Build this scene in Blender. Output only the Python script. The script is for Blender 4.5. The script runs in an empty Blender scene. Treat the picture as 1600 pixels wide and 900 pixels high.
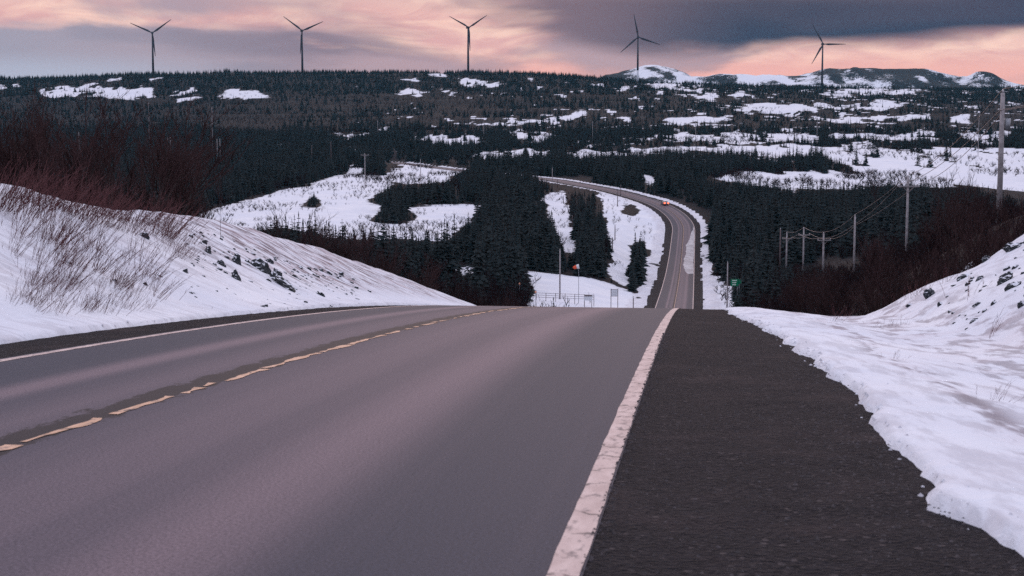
import bpy, math, random
import numpy as np
from mathutils import Vector, Matrix

random.seed(7)
rng = np.random.default_rng(7)
scene = bpy.context.scene
COL = scene.collection

# ------------------------------------------------------------------ camera
F = 2466.7                                   # focal length in pixels of a 1600 wide picture (55.5 mm)
PITCH = math.atan(250.0 / F)                 # level horizon at row 200 of 900
CT, ST = math.cos(PITCH), math.sin(PITCH)
cam_d = bpy.data.cameras.new("camera")
cam_d.lens = 55.5
cam_d.sensor_width = 36.0
cam_d.clip_start = 0.1
cam_d.clip_end = 40000
cam = bpy.data.objects.new("camera", cam_d)
COL.objects.link(cam)
cam.location = (0, 0, 0)
cam.rotation_euler = (math.pi / 2 - PITCH, 0, 0)
scene.camera = cam
cam_d.dof.use_dof = True
cam_d.dof.focus_distance = 220.0
cam_d.dof.aperture_fstop = 7.0

# ------------------------------------------------------------------ render look
vs = scene.view_settings
vs.view_transform = 'Standard'
vs.look = 'None'
vs.exposure = 0.12
vs.gamma = 1.0
vs.use_curve_mapping = False
try:
    scene.cycles.max_bounces = 5
    scene.cycles.diffuse_bounces = 2
    scene.cycles.glossy_bounces = 2
    scene.cycles.transmission_bounces = 2
    scene.cycles.transparent_max_bounces = 6
    scene.cycles.use_denoising = False
    scene.cycles.caustics_reflective = False
    scene.cycles.caustics_refractive = False
except Exception:
    pass


# ------------------------------------------------------------------ node helpers
class NT:
    def __init__(self, tree):
        self.t = tree
        self.n = tree.nodes
        self.l = tree.links

    def node(self, kind, **kw):
        nd = self.n.new(kind)
        for k, v in kw.items():
            setattr(nd, k, v)
        return nd

    def put(self, sock, v):
        if v is None:
            return
        if isinstance(v, bpy.types.NodeSocket):
            self.l.new(v, sock)
        else:
            sock.default_value = v

    def m(self, op, a, b=None, c=None, clamp=False):
        nd = self.node('ShaderNodeMath', operation=op, use_clamp=clamp)
        for i, v in enumerate((a, b, c)):
            self.put(nd.inputs[i], v)
        return nd.outputs[0]

    def smooth(self, v, lo, hi, a=0.0, b=1.0):
        nd = self.node('ShaderNodeMapRange', interpolation_type='SMOOTHSTEP')
        self.put(nd.inputs['Value'], v)
        nd.inputs['From Min'].default_value = lo
        nd.inputs['From Max'].default_value = hi
        nd.inputs['To Min'].default_value = a
        nd.inputs['To Max'].default_value = b
        return nd.outputs[0]

    def xyz(self, x, y, z):
        nd = self.node('ShaderNodeCombineXYZ')
        for i, v in enumerate((x, y, z)):
            self.put(nd.inputs[i], v)
        return nd.outputs[0]

    def noise(self, vec, scale, detail=3.0, rough=0.55, dist=0.0):
        nd = self.node('ShaderNodeTexNoise')
        self.put(nd.inputs['Vector'], vec)
        nd.inputs['Scale'].default_value = scale
        nd.inputs['Detail'].default_value = detail
        nd.inputs['Roughness'].default_value = rough
        nd.inputs['Distortion'].default_value = dist
        return nd.outputs['Fac']

    def mix(self, f, a, b, mode='MIX'):
        nd = self.node('ShaderNodeMix', data_type='RGBA', blend_type=mode)
        self.put(nd.inputs[0], f)
        self.put(nd.inputs[6], c4(a))
        self.put(nd.inputs[7], c4(b))
        return nd.outputs[2]

    def scale(self, vec, s):
        nd = self.node('ShaderNodeVectorMath', operation='MULTIPLY')
        self.put(nd.inputs[0], vec)
        self.put(nd.inputs[1], s)
        return nd.outputs[0]

    def bump(self, h, strength, dist):
        nd = self.node('ShaderNodeBump')
        self.put(nd.inputs['Height'], h)
        nd.inputs['Strength'].default_value = strength
        nd.inputs['Distance'].default_value = dist
        return nd.outputs[0]


def c4(c):
    if isinstance(c, (tuple, list)) and len(c) == 3:
        return (c[0], c[1], c[2], 1.0)
    return c


# ------------------------------------------------------------------ world: dusk overcast
SUN_AZ, SUN_EL = math.radians(4.0), math.radians(9.0)      # ahead of the camera, just over the ridge
world = bpy.data.worlds.new("World")
scene.world = world
world.use_nodes = True
W = NT(world.node_tree)
W.n.clear()
wout = W.node('ShaderNodeOutputWorld')
bg = W.node('ShaderNodeBackground')
W.l.new(bg.outputs[0], wout.inputs[0])
tc = W.node('ShaderNodeTexCoord')
sep = W.node('ShaderNodeSeparateXYZ')
W.l.new(tc.outputs['Generated'], sep.inputs[0])
az = W.m('ARCTAN2', sep.outputs[0], sep.outputs[1])
el = W.m('ARCSINE', sep.outputs[2])
U = W.m('MULTIPLY', az, 1 / 0.314)           # -1..1 across the view
V = W.m('MULTIPLY', el, 1 / 0.081)           # 0 level horizon, 1 top of the view
q1 = W.xyz(W.m('MULTIPLY', U, 2.2), W.m('MULTIPLY', V, 2.5), 3.1)
q2 = W.xyz(W.m('MULTIPLY', U, 1.1), W.m('MULTIPLY', V, 2.0), 9.7)
n_big = W.noise(q2, 1.0, 3.0, 0.5, 0.3)
n_med = W.noise(q1, 1.25, 4.0, 0.5, 0.5)
n_fine = W.noise(q1, 2.6, 5.0, 0.55, 0.6)
wob = W.m('SUBTRACT', n_big, 0.5)
wob2 = W.m('SUBTRACT', n_med, 0.5)
Vw = W.m('ADD', V, W.m('ADD', W.m('MULTIPLY', wob, 0.30), W.m('MULTIPLY', wob2, 0.22)))
# glowing layer: peach in the middle, pinker towards the horizon and to the right
glow = W.mix(W.smooth(n_fine, 0.36, 0.66), (0.75, 0.41, 0.40), (1.0, 0.65, 0.54))
glow = W.mix(W.smooth(V, 0.62, 0.40), glow, (0.90, 0.45, 0.40))
glow = W.mix(W.smooth(V, 0.85, 1.15), glow, (0.80, 0.58, 0.52))
# mauve broken cloud
mauve = W.mix(W.smooth(n_med, 0.35, 0.65), (0.25, 0.18, 0.23), (0.47, 0.32, 0.36))
mauve = W.mix(W.smooth(W.m('ADD', U, W.m('MULTIPLY', V, 0.5)), 0.1, -0.85), mauve, (0.37, 0.34, 0.42))
bias = W.m('ADD', W.smooth(U, -0.15, -0.75, 0.0, -0.03), W.m('MULTIPLY', W.smooth(W.m('ADD', V, W.m('ADD', W.m('MULTIPLY', wob2, 0.9), W.m('MULTIPLY', wob, 0.5))), 0.84, 0.62), W.smooth(U, -0.1, -0.55, 0.0, 0.22)))
cl = W.m('ADD', W.m('ADD', W.m('MULTIPLY', n_med, 0.65), W.m('MULTIPLY', n_big, 0.35)), bias)
sky_c = W.mix(W.smooth(cl, 0.45, 0.60), glow, mauve)
# pale clear strip over the left ridge
left_pale = W.m('MULTIPLY', W.smooth(V, 0.60, 0.40), W.smooth(U, -0.35, -0.95))
sky_c = W.mix(W.m('MULTIPLY', left_pale, 0.8), sky_c, (0.46, 0.48, 0.60))
# the slate bank of cloud on the right
slate = W.mix(W.smooth(W.m('ADD', V, W.m('MULTIPLY', wob2, 0.5)), 0.60, 1.02), (0.017, 0.030, 0.072), (0.066, 0.058, 0.098))
slate = W.mix(W.smooth(U, 0.50, 0.05), slate, (0.20, 0.135, 0.175))
lowedge = W.m('SUBTRACT', Vw, W.m('ADD', 0.61, W.m('ADD', W.smooth(U, 0.30, 0.02, 0.0, 0.12), W.smooth(U, 0.70, 1.1, 0.0, 0.10))))
dk = W.m('MULTIPLY', W.smooth(lowedge, -0.08, 0.10), W.smooth(Vw, 1.30, 0.95))
dk = W.m('MULTIPLY', dk, W.smooth(W.m('ADD', U, W.m('MULTIPLY', wob2, 0.5)), -0.20, 0.12))
sky_c = W.mix(dk, sky_c, slate)
# the overcast overhead, and the dimmer blue side behind the camera
front = W.smooth(sep.outputs[1], -0.6, 0.8)
over = W.mix(front, (0.60, 0.66, 0.86), (0.92, 0.88, 1.02))
q3 = W.scale(tc.outputs['Generated'], (3.0, 3.0, 6.0))
over = W.mix(W.smooth(W.noise(q3, 1.3, 4.0), 0.35, 0.7), over, W.scale(over, (1.25, 1.2, 1.18)))
sky_c = W.mix(W.smooth(V, 1.25, 4.5), sky_c, over)
sky_c = W.mix(W.smooth(sep.outputs[1], 0.55, -0.2), sky_c, W.mix(W.smooth(V, 0.2, 4.0), (0.34, 0.33, 0.44), over))
sky_c = W.mix(W.smooth(V, 0.0, -0.6), sky_c, (0.16, 0.16, 0.20))
nish = W.node('ShaderNodeTexSky', sky_type='NISHITA')
nish.sun_disc = False
nish.sun_elevation = SUN_EL
nish.sun_rotation = SUN_AZ
nish.air_density = 1.0
nish.dust_density = 2.0
clear = W.scale(nish.outputs[0], (0.010, 0.010, 0.010))
sky_c = W.mix(0.02, sky_c, clear)
W.l.new(sky_c, bg.inputs[0])
bg.inputs[1].default_value = 1.0

sun_d = bpy.data.lights.new("sun", 'SUN')
sun_d.energy = 0.4
sun_d.angle = math.radians(25)
sun_d.color = (1.0, 0.66, 0.52)
sun = bpy.data.objects.new("sun", sun_d)
COL.objects.link(sun)
sdir = Vector((math.sin(SUN_AZ) * math.cos(SUN_EL), math.cos(SUN_AZ) * math.cos(SUN_EL), math.sin(SUN_EL)))
sun.rotation_euler = sdir.to_track_quat('Z', 'Y').to_euler()


# ------------------------------------------------------------------ picture <-> place
def slope_of(v):
    b = (450.0 - np.asarray(v, float)) / F
    return (-ST + b * CT) / (CT + b * ST)


def xfac(px, py):
    b = (450.0 - py) / F
    return ((px - 800.0) / F) / (CT + b * ST)


def project(x, y, z):
    d = y * CT - z * ST
    u = y * ST + z * CT
    d = np.maximum(d, 0.05)
    return 800.0 + F * x / d, 450.0 - F * u / d


# ------------------------------------------------------------------ noise for shapes
def _hash(ix, iy, seed):
    h = (ix.astype(np.int64) * 374761393 + iy.astype(np.int64) * 668265263 + seed * 2147483647) & 0xFFFFFFFF
    h = ((h ^ (h >> 13)) * 1274126177) & 0xFFFFFFFF
    h = h ^ (h >> 16)
    return (h & 0xFFFFFF) / float(0xFFFFFF)


def vnoise(x, y, seed=0):
    x = np.asarray(x, float)
    y = np.asarray(y, float)
    ix, iy = np.floor(x), np.floor(y)
    fx, fy = x - ix, y - iy
    fx = fx * fx * (3 - 2 * fx)
    fy = fy * fy * (3 - 2 * fy)
    a = _hash(ix, iy, seed)
    b = _hash(ix + 1, iy, seed)
    c = _hash(ix, iy + 1, seed)
    d = _hash(ix + 1, iy + 1, seed)
    return (a * (1 - fx) + b * fx) * (1 - fy) + (c * (1 - fx) + d * fx) * fy - 0.5


def fbm(x, y, seed=0, oct=4):
    s, a, t = 0.0, 1.0, 0.0
    for i in range(oct):
        s = s + a * vnoise(x * 2 ** i, y * 2 ** i, seed + i * 17)
        t += a
        a *= 0.5
    return s / t * 1.6


def sstep(x, a, b):
    t = np.clip((np.asarray(x, float) - a) / (b - a), 0, 1)
    return t * t * (3 - 2 * t)


# ------------------------------------------------------------------ road line and profile
TAN_A = 0.117
ALPHA = math.atan(TAN_A)
ca, sa = math.cos(ALPHA), math.sin(ALPHA)
X0 = -4.19                                   # road centre line abreast of the camera
S_CURVE = 508.0
R_CURVE = 230.0
TURN = ALPHA + math.radians(15.5)
path_s = np.arange(-60.0, 1900.0, 1.0)
head = np.where(path_s < S_CURVE, ALPHA, ALPHA - np.minimum((path_s - S_CURVE) / R_CURVE, TURN))
i0 = int(np.argmin(np.abs(path_s)))
hx, hy = np.sin(head), np.cos(head)
path_x = np.concatenate([[0], np.cumsum((hx[1:] + hx[:-1]) / 2)])
path_y = np.concatenate([[0], np.cumsum((hy[1:] + hy[:-1]) / 2)])
path_x += X0 - path_x[i0]
path_y += 0 - path_y[i0]

prof_y = [60, 75, 100, 150, 200, 250, 275, 300, 350, 400, 450, 500, 535, 570, 621, 703, 800, 876, 1029, 1212, 1600, 2200]
prof_z = [-7.0, -9.2, -13.1, -20.4, -27.0, -31.9, -33.3, -34.2, -36.0, -37.0, -36.4, -33.4, -30.4, -27.5, -24.6, -22.8, -23.0, -23.2, -22.6, -24.0, -24, -24]


def near_profile(y):
    return -1.32 - 0.065 * y - 0.00074 * np.maximum(y - 11.0, 0) ** 2


_py = np.arange(-80, 2200, 1.0)
_pz = np.where(_py < 60, near_profile(_py), np.interp(_py, prof_y, prof_z))
_k = np.exp(-0.5 * (np.arange(-30, 31) / 10.0) ** 2)
_k /= _k.sum()
_sm = np.convolve(np.pad(_pz, 30, mode='edge'), _k, 'valid')
_w = sstep(_py, 50, 85)
_pz = _pz * (1 - _w) + _sm * _w


def road_z(y):
    return np.interp(y, _py, _pz)


def to_road(x, y):
    """arc length along the road and lateral offset (right positive)"""
    x = np.asarray(x, float)
    y = np.asarray(y, float)
    s = (x - X0) * sa + y * ca
    lat = (x - X0) * ca - y * sa
    far = y > 480
    if np.any(far):
        xs, ys = np.atleast_1d(x)[np.atleast_1d(far)], np.atleast_1d(y)[np.atleast_1d(far)]
        sub = slice(520, None, 6)
        PX, PY, PS, HX, HY = path_x[sub], path_y[sub], path_s[sub], hx[sub], hy[sub]
        ss = np.empty_like(xs)
        ll = np.empty_like(xs)
        for k in range(0, len(xs), 20000):
            a, b = xs[k:k + 20000, None], ys[k:k + 20000, None]
            i = np.argmin((a - PX) ** 2 + (b - PY) ** 2, axis=1)
            dx, dy = a[:, 0] - PX[i], b[:, 0] - PY[i]
            ss[k:k + 20000] = PS[i] + dx * HX[i] + dy * HY[i]
            ll[k:k + 20000] = dx * HY[i] - dy * HX[i]
        s = np.atleast_1d(s).copy()
        lat = np.atleast_1d(lat).copy()
        s[np.atleast_1d(far)] = ss
        lat[np.atleast_1d(far)] = ll
    return s, lat


def from_road(s, lat):
    s = np.asarray(s, float)
    px = np.interp(s, path_s, path_x)
    py = np.interp(s, path_s, path_y)
    h = np.interp(s, path_s, head)
    return px + lat * np.cos(h), py - lat * np.sin(h)


# ------------------------------------------------------------------ lie of the land
T_PX = np.array([-1500, 0, 400, 800, 1070, 1300, 1600, 3100], float)
T_D = np.array([10, 30, 60, 100, 150, 220, 300, 350, 400, 500, 600, 700, 900, 1200, 1600, 2000, 2500, 3000, 3500, 4200, 5200, 9000], float)
T_Z = np.array([
    [0, 0, -1, -2, -2, -1.5, 0, 2],
    [0, -1.5, -2.5, -3.5, -3.5, -3, -1.5, 0],
    [-2, -5, -6.5, -7.5, -7.3, -6.5, -3, -1],
    [-6, -9, -11.5, -13, -13, -11, -5, -3],
    [-11, -14, -18, -20.5, -20, -17, -9, -6],
    [-16, -20, -23, -28, -28, -23, -15, -10],
    [-20, -24, -25.5, -31.3, -33.7, -27, -21, -15],
    [-21, -25, -25, -30, -35.5, -29, -24, -18],
    [-23, -25.5, -24.5, -28.5, -36, -30, -26, -20],
    [-25, -26, -24, -26, -33, -30, -27, -24],
    [-25, -26, -24, -25, -26, -28, -27, -25],
    [-25, -26, -24, -24, -23, -27, -27, -25],
    [-24, -24, -23, -22.5, -22.5, -23.5, -23.5, -23],
    [-18, -18, -17, -16.5, -15, -15, -15, -15],
    [-4, -3, -3, -3, -3, -3, -3, -4],
    [12, 18, 20, 22, 22, 20, 20, 15],
    [50, 55, 60, 62, 55, 50, 46, 40],
    [88, 94, 110, 109, 84, 77, 75, 75],
    [85, 92, 107, 106, 81, 74, 72, 72],
    [60, 60, 60, 60, 60, 60, 60, 60],
    [40, 40, 40, 40, 60, 60, 60, 40],
    [20, 20, 20, 20, 20, 20, 20, 20]], float)
_gx = np.linspace(-1500, 3100, 185)
_gl = np.linspace(math.log(10), math.log(9000), 200)
_tmp = np.stack([np.interp(_gx, T_PX, r) for r in T_Z])
_G = np.stack([np.interp(_gl, np.log(T_D), _tmp[:, j]) for j in range(len(_gx))], axis=1)


def _blur(a, sig, ax):
    r = int(3 * sig) + 1
    k = np.exp(-0.5 * (np.arange(-r, r + 1) / sig) ** 2)
    k /= k.sum()
    pad = [(0, 0), (0, 0)]
    pad[ax] = (r, r)
    a = np.pad(a, pad, mode='edge')
    return np.apply_along_axis(lambda v: np.convolve(v, k, 'valid'), ax, a)


_G = _blur(_blur(_G, 2.2, 1), 1.6, 0)
M_PX = [900, 950, 975, 1000, 1020, 1045, 1060, 1078, 1100, 1120, 1150, 1180, 1215, 1240, 1262, 1290, 1320, 1345, 1375, 1400, 1420, 1450, 1475, 1492, 1505, 1518, 1535, 1548, 1560, 1580, 1620, 1800, 2300]
M_V = [125, 117, 109, 102, 100.5, 105, 111, 119, 120, 117, 119, 121, 120, 118, 113, 105, 108, 110.5, 110, 108.5, 109, 112, 119, 123, 122, 116.5, 115.5, 118, 127, 132, 138, 130, 140]


def table_z(x, y):
    D = np.maximum(y, 10.0)
    px = 800 + F * x / D
    fx = np.clip((px - _gx[0]) / (_gx[1] - _gx[0]), 0, len(_gx) - 1.001)
    fl = np.clip((np.log(D) - _gl[0]) / (_gl[1] - _gl[0]), 0, len(_gl) - 1.001)
    i, j = fl.astype(int), fx.astype(int)
    a, b = fl - i, fx - j
    z = (_G[i, j] * (1 - b) + _G[i, j + 1] * b) * (1 - a) + (_G[i + 1, j] * (1 - b) + _G[i + 1, j + 1] * b) * a
    # far mountains
    top = np.interp(px, M_PX, -slope_of(M_V)) * -6000.0
    w = sstep(D, 4700, 6000) * sstep(D, 8200, 6200)
    front = sstep(D, 3600, 5200) * 0.0
    rg = 1 - np.abs(2 * fbm(x / 230, y / 330, 6, 4))
    mz = top + (26 * fbm(x / 170, y / 260, 5, 4) + 26 * (rg - 0.7)) * sstep(D, 6350, 5700)
    m_on = sstep(px, 880, 950)
    z = z + (mz - z) * np.maximum(w, front) * m_on
    # hillocks
    amp = np.interp(D, [60, 200, 600, 1500, 3000], [0.3, 0.8, 1.2, 4.0, 6.0])
    z = z + amp * fbm(x / 90, y / 90, 11, 3) * sstep(D, 50, 120)
    return z


EDGE_R, EDGE_L = 5.35, -4.02


def edge_right(s):
    base = np.interp(s, [-10, 4, 6.0, 7.0, 7.9, 8.3, 8.9, 10, 12, 14, 17, 21, 26, 32, 40, 60],
                     [6.1, 5.95, 5.75, 5.62, 5.45, 5.36, 5.48, 5.45, 5.45, 5.5, 5.45, 5.35, 5.15, 4.9, 4.9, 5.2])
    return base + 0.20 * fbm(s * 1.3, s * 0 + 3.3, 31, 6)


def edge_left(s):
    return EDGE_L + 0.10 * fbm(s * 0.5, s * 0 + 7.7, 41, 4)


def cross_section(s, lat):
    """height above the road surface of the banks beside it"""
    # left bank
    a = -lat
    hL = np.interp(s, [-20, 0, 15, 45, 58, 70, 90, 110, 130], [2.5, 2.45, 2.4, 2.32, 1.9, 1.75, 1.0, 0.0, -0.4])
    tL = np.interp(a, [3.0, 4.0, 4.7, 6.0, 7.5, 8.6, 9.6, 12, 30], [-0.15, 0.0, 0.07, 0.34, 0.70, 0.93, 1.0, 0.96, 0.6])
    zl = hL * tL
    # right: flat verge, shallow ditch, rising bank that ends before the brow
    end = sstep(s, 52, 33)
    r = np.interp(lat, [3, 5.0, 5.6, 6.4, 7.3, 8.2, 9.0, 10.0, 11, 13, 16, 30],
                  [-0.1, 0.0, 0.03, -0.03, -0.12, 0.0, 0.62, 1.15, 1.75, 3.0, 4.2, 5.0])
    r2 = np.interp(lat, [3, 5.0, 5.6, 7.0, 9.0, 12, 20, 30], [-0.1, 0.0, 0.02, -0.25, -0.75, -1.0, -0.8, 0])
    zr = r * end + r2 * (1 - end)
    return np.where(lat < 0, zl, zr)


def ground_z(x, y, with_cut=True):
    x = np.asarray(x, float)
    y = np.asarray(y, float)
    zt = table_z(x, y)
    s, lat = to_road(x, y)
    zr = road_z(np.interp(s, path_s, path_y))
    al = np.abs(lat)
    cs = cross_section(s, lat)
    bump = sstep(al, 4.4, 6.5) * np.where(lat > 0, 0.45 + 0.55 * sstep(lat, 8.0, 10.0), 1.0) * (0.10 * fbm(x * 0.55, y * 0.55, 3, 4) + 0.03 * fbm(x * 2.6, y * 2.6, 4, 3))
    hump = sstep(-lat, 5.0, 8.0) * 0.25 * fbm(s * 0.22, lat * 0.4, 8, 3) + sstep(lat, 8.5, 10.5) * 0.35 * fbm(s * 0.3, lat * 0.4, 9, 3)
    near_w = np.where(lat < 0, sstep(al, 26, 12), sstep(al, 24, 13)) * sstep(s, 125, 75)
    z = zt * (1 - near_w) + (zr + cs + bump + hump) * near_w
    # embankment along the far road
    far_on = sstep(s, 75, 125) * sstep(s, 1280, 1200)
    shelf = sstep(al, 6.0 + 14.0, 6.0)
    emb = zr - 0.05 + 0.35 * sstep(al, 5.6, 7.2) * sstep(al, 11, 8)
    z = z * (1 - far_on * shelf) + emb * far_on * shelf
    if with_cut:
        # kept under the carriageway and gravel, a ragged lip of snow at their edge
        er = edge_right(s)
        elft = edge_left(s)
        far_e = 5.4 + 0.8 * fbm(s * 0.12, s * 0 + 1.5, 55, 3)
        R = np.where(s < 100, er, far_e)
        L = np.where(s < 100, -elft, far_e)
        lim = np.where(lat > 0, R, L)
        inside = sstep(al, lim + 0.05, lim - 0.05)
        lip = 0.032 + 0.03 * fbm(s * 3, lat * 3, 61, 3)
        z = np.where((al < lim + 4) & (s < 1240), z + lip * (1 - inside) * sstep(al, lim + 4, lim + 0.2) - 0.16 * inside * 1.0, z)
        z = np.where((al < lim - 0.1) & (s < 1240), zr - 0.28, z)
    return z


def ground_hit(px, py, dmin=3.0, dmax=8000.0):
    """first point of the land under a picture position"""
    D = np.exp(np.linspace(math.log(dmin), math.log(dmax), 1400))
    x = xfac(px, py) * D
    ray = slope_of(py) * D
    g = ground_z(x, D, False)
    k = np.argmax(g >= ray)
    if g[k] < ray[k]:
        k = len(D) - 1
    d0 = D[max(k - 1, 0)]
    d1 = D[k]
    for _ in range(14):
        dm = 0.5 * (d0 + d1)
        if ground_z(np.array([xfac(px, py) * dm]), np.array([dm]), False)[0] >= slope_of(py) * dm:
            d1 = dm
        else:
            d0 = dm
    return float(xfac(px, py) * d1), float(d1), float(ground_z(np.array([xfac(px, py) * d1]), np.array([d1]), False)[0])


# ------------------------------------------------------------------ where the snow lies open
SNOW = [
    [(60, 142), (95, 133), (150, 136), (240, 135), (246, 152), (200, 159), (150, 152), (66, 154)],
    [(262, 153), (275, 140), (305, 136), (312, 154), (285, 158)], [(335, 152), (360, 138), (400, 140), (428, 153), (380, 156)],
    [(-10, 131), (8, 131), (10, 137), (-10, 139)], [(18, 130), (32, 131), (30, 136), (19, 135)],
    [(165, 122), (190, 120), (192, 126), (168, 127)], [(232, 121), (255, 121), (253, 127), (234, 127)], [(130, 131), (158, 128), (160, 134), (134, 136)],
    [(706, 130), (716, 122), (742, 124), (780, 128), (776, 138), (720, 133)], [(668, 116), (690, 111), (702, 122), (675, 121)],
    [(615, 146), (640, 138), (665, 147), (655, 153)], [(688, 143), (705, 139), (728, 146), (705, 150)], [(622, 122), (655, 124), (658, 129), (625, 127)],
    [(548, 136), (560, 133), (562, 137), (550, 139)], [(823, 121), (838, 120), (836, 126), (825, 125)],
    [(958, 141), (980, 133), (986, 140), (970, 144)], [(1008, 129), (1040, 128), (1100, 137), (1095, 145), (1050, 141), (1015, 134)],
    [(1085, 153), (1105, 145), (1132, 152), (1105, 160)], [(1135, 149), (1160, 141), (1184, 150), (1150, 153)], [(1018, 141), (1038, 143), (1035, 148), (1020, 147)],
    [(1278, 148), (1310, 140), (1370, 137), (1465, 140), (1400, 149), (1350, 150), (1300, 152)],
    [(1145, 166), (1200, 160), (1300, 161), (1312, 168), (1270, 176), (1200, 179), (1160, 173)],
    [(1028, 187), (1080, 180), (1140, 180), (1142, 190), (1060, 195)], [(1322, 163), (1390, 155), (1422, 165), (1380, 172), (1300, 171)],
    [(1255, 188), (1340, 180), (1400, 180), (1380, 190), (1290, 192)], [(1400, 181), (1450, 177), (1455, 187), (1405, 190)], [(1480, 190), (1500, 178), (1520, 182), (1515, 196)],
    [(508, 206), (560, 205), (582, 212), (545, 217)], [(590, 200), (606, 194), (608, 206), (592, 208)], [(420, 228), (445, 224), (466, 229), (440, 233)],
    [(630, 214), (740, 213), (772, 223), (700, 226)], [(705, 193), (760, 190), (800, 188), (850, 187), (900, 176), (922, 171), (912, 185), (840, 193), (770, 197)],
    [(800, 212), (850, 205), (872, 212), (850, 222), (810, 220)], [(958, 184), (985, 180), (988, 188), (965, 190)],
    [(712, 238), (800, 234), (870, 235), (850, 244), (760, 246)],
    [(865, 236), (1000, 231), (1100, 230), (1200, 227), (1285, 229), (1290, 243), (1200, 246), (1100, 238), (1000, 241), (900, 246)],
    [(962, 218), (1060, 209), (1200, 207), (1282, 211), (1270, 222), (1150, 224), (1040, 219)],
    [(1285, 211), (1400, 208), (1465, 204), (1457, 216), (1380, 219), (1300, 219)], [(1488, 205), (1582, 202), (1575, 214), (1510, 220)],
    [(1275, 231), (1340, 229), (1450, 231), (1520, 229), (1620, 233), (1620, 300), (1540, 292), (1480, 288), (1430, 282), (1370, 278), (1330, 262), (1290, 247)],
    [(1105, 276), (1200, 270), (1300, 271), (1400, 264), (1500, 262), (1620, 268), (1620, 292), (1500, 293), (1380, 292), (1250, 298), (1150, 284)],
    [(285, 346), (330, 325), (430, 300), (500, 285), (560, 268), (620, 275), (605, 300), (580, 318), (640, 326), (700, 320), (768, 321), (735, 347), (700, 377), (600, 372), (520, 372), (440, 357), (380, 364)],
    [(535, 262), (560, 258), (575, 275), (545, 285)],
    [(600, 268), (640, 256), (724, 266), (690, 282), (630, 288)],
    [(846, 302), (885, 300), (890, 330), (905, 392), (884, 402), (865, 352)],
    [(938, 300), (1000, 308), (1035, 335), (1048, 400), (1012, 458), (985, 446), (956, 425), (950, 370)],
    [(805, 419), (880, 428), (930, 432), (962, 442), (1000, 464), (1012, 490), (825, 490), (838, 448)],
    [(678, 428), (720, 418), (768, 417), (752, 430), (690, 435)],
    [(1098, 402), (1112, 405), (1122, 432), (1142, 462), (1158, 492), (1096, 492), (1100, 440)],
    [(998, 282), (1010, 268), (1032, 278), (1026, 294)], [(92, 229), (106, 228), (105, 235), (93, 235)], [(150, 230), (164, 230), (162, 237), (151, 237)],
    [(262, 276), (280, 268), (284, 276), (264, 282)], [(1108, 396), (1122, 400), (1120, 412), (1106, 410)],
]
BUSHY = [[(578, 346), (595, 328), (630, 325), (655, 338), (640, 348), (600, 350)], [(470, 322), (490, 305), (505, 318), (495, 325)],
         [(985, 385), (1005, 372), (1015, 400), (990, 412)], [(975, 425), (1000, 405), (1015, 440), (992, 452)], [(970, 330), (985, 318), (1000, 330), (985, 342)]]


def in_poly(px, py, poly):
    res = np.zeros(px.shape, bool)
    n = len(poly)
    for i in range(n):
        x1, y1 = poly[i]
        x2, y2 = poly[(i + 1) % n]
        if y1 == y2:
            continue
        c = (y1 > py) != (y2 > py)
        res ^= c & (px < (x2 - x1) * (py - y1) / (y2 - y1) + x1)
    return res


def open_snow(px, py, wx, wy):
    """1 where open snow lies; the outline is roughened by noise in the place's own coordinates"""
    res = np.zeros(px.shape, bool)
    k = np.interp(py, [110, 160, 260, 400], [3.0, 5.0, 9.0, 10.0])
    qx = px + 2.2 * k * fbm(wx / 25, wy / 60, 71, 4)
    ky = np.interp(py, [110, 160, 260, 330, 400], [1.5, 1.6, 1.5, 0.8, 0.7])
    qy = py + k * ky * fbm(wx / 11, wy / 70, 73, 4)
    for p in SNOW:
        xs = [a for a, _ in p]
        ys = [b for _, b in p]
        sel = (qx > min(xs)) & (qx < max(xs)) & (qy > min(ys)) & (qy < max(ys))
        if sel.any():
            idx = np.nonzero(sel)
            res[idx] |= in_poly(qx[idx], qy[idx], p)
    hole = (py < 262) & (fbm(wx / 16, wy / 75, 77, 4) > np.interp(py, [120, 170, 262], [0.20, 0.26, 0.34]))
    res &= ~hole
    res |= (py < 258) & (py > 128) & (px > 420) & (wy > 700) & (fbm(wx / 15, wy / 45, 79, 4) > np.interp(px, [420, 800, 1100], [0.56, 0.35, 0.26]))
    for p in BUSHY:
        xs = [a for a, _ in p]
        ys = [b for _, b in p]
        sel = (px > min(xs)) & (px < max(xs)) & (py > min(ys)) & (py < max(ys))
        if sel.any():
            idx = np.nonzero(sel)
            res[idx] &= ~in_poly(px[idx], py[idx], p)
    return res


# ------------------------------------------------------------------ materials
def material(name, rough=0.8, spec=0.3):
    m = bpy.data.materials.new(name)
    m.use_nodes = True
    t = NT(m.node_tree)
    bs = t.n['Principled BSDF']
    bs.inputs['Roughness'].default_value = rough
    bs.inputs['Specular IOR Level'].default_value = spec
    return m, t, bs


def obj_co(t):
    return t.node('ShaderNodeTexCoord').outputs['Object']


def speckled(name, c1, c2, scale, rough=0.8, spec=0.25, bump=0.0, bd=0.01, metal=0.0):
    m, t, bs = material(name, rough, spec)
    co = obj_co(t)
    n = t.noise(co, scale, 4.0, 0.6)
    t.l.new(t.mix(t.smooth(n, 0.3, 0.7), c1, c2), bs.inputs['Base Color'])
    bs.inputs['Metallic'].default_value = metal
    if bump:
        t.l.new(t.bump(t.noise(co, scale * 2.5, 4.0), bump, bd), bs.inputs['Normal'])
    return m


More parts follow.
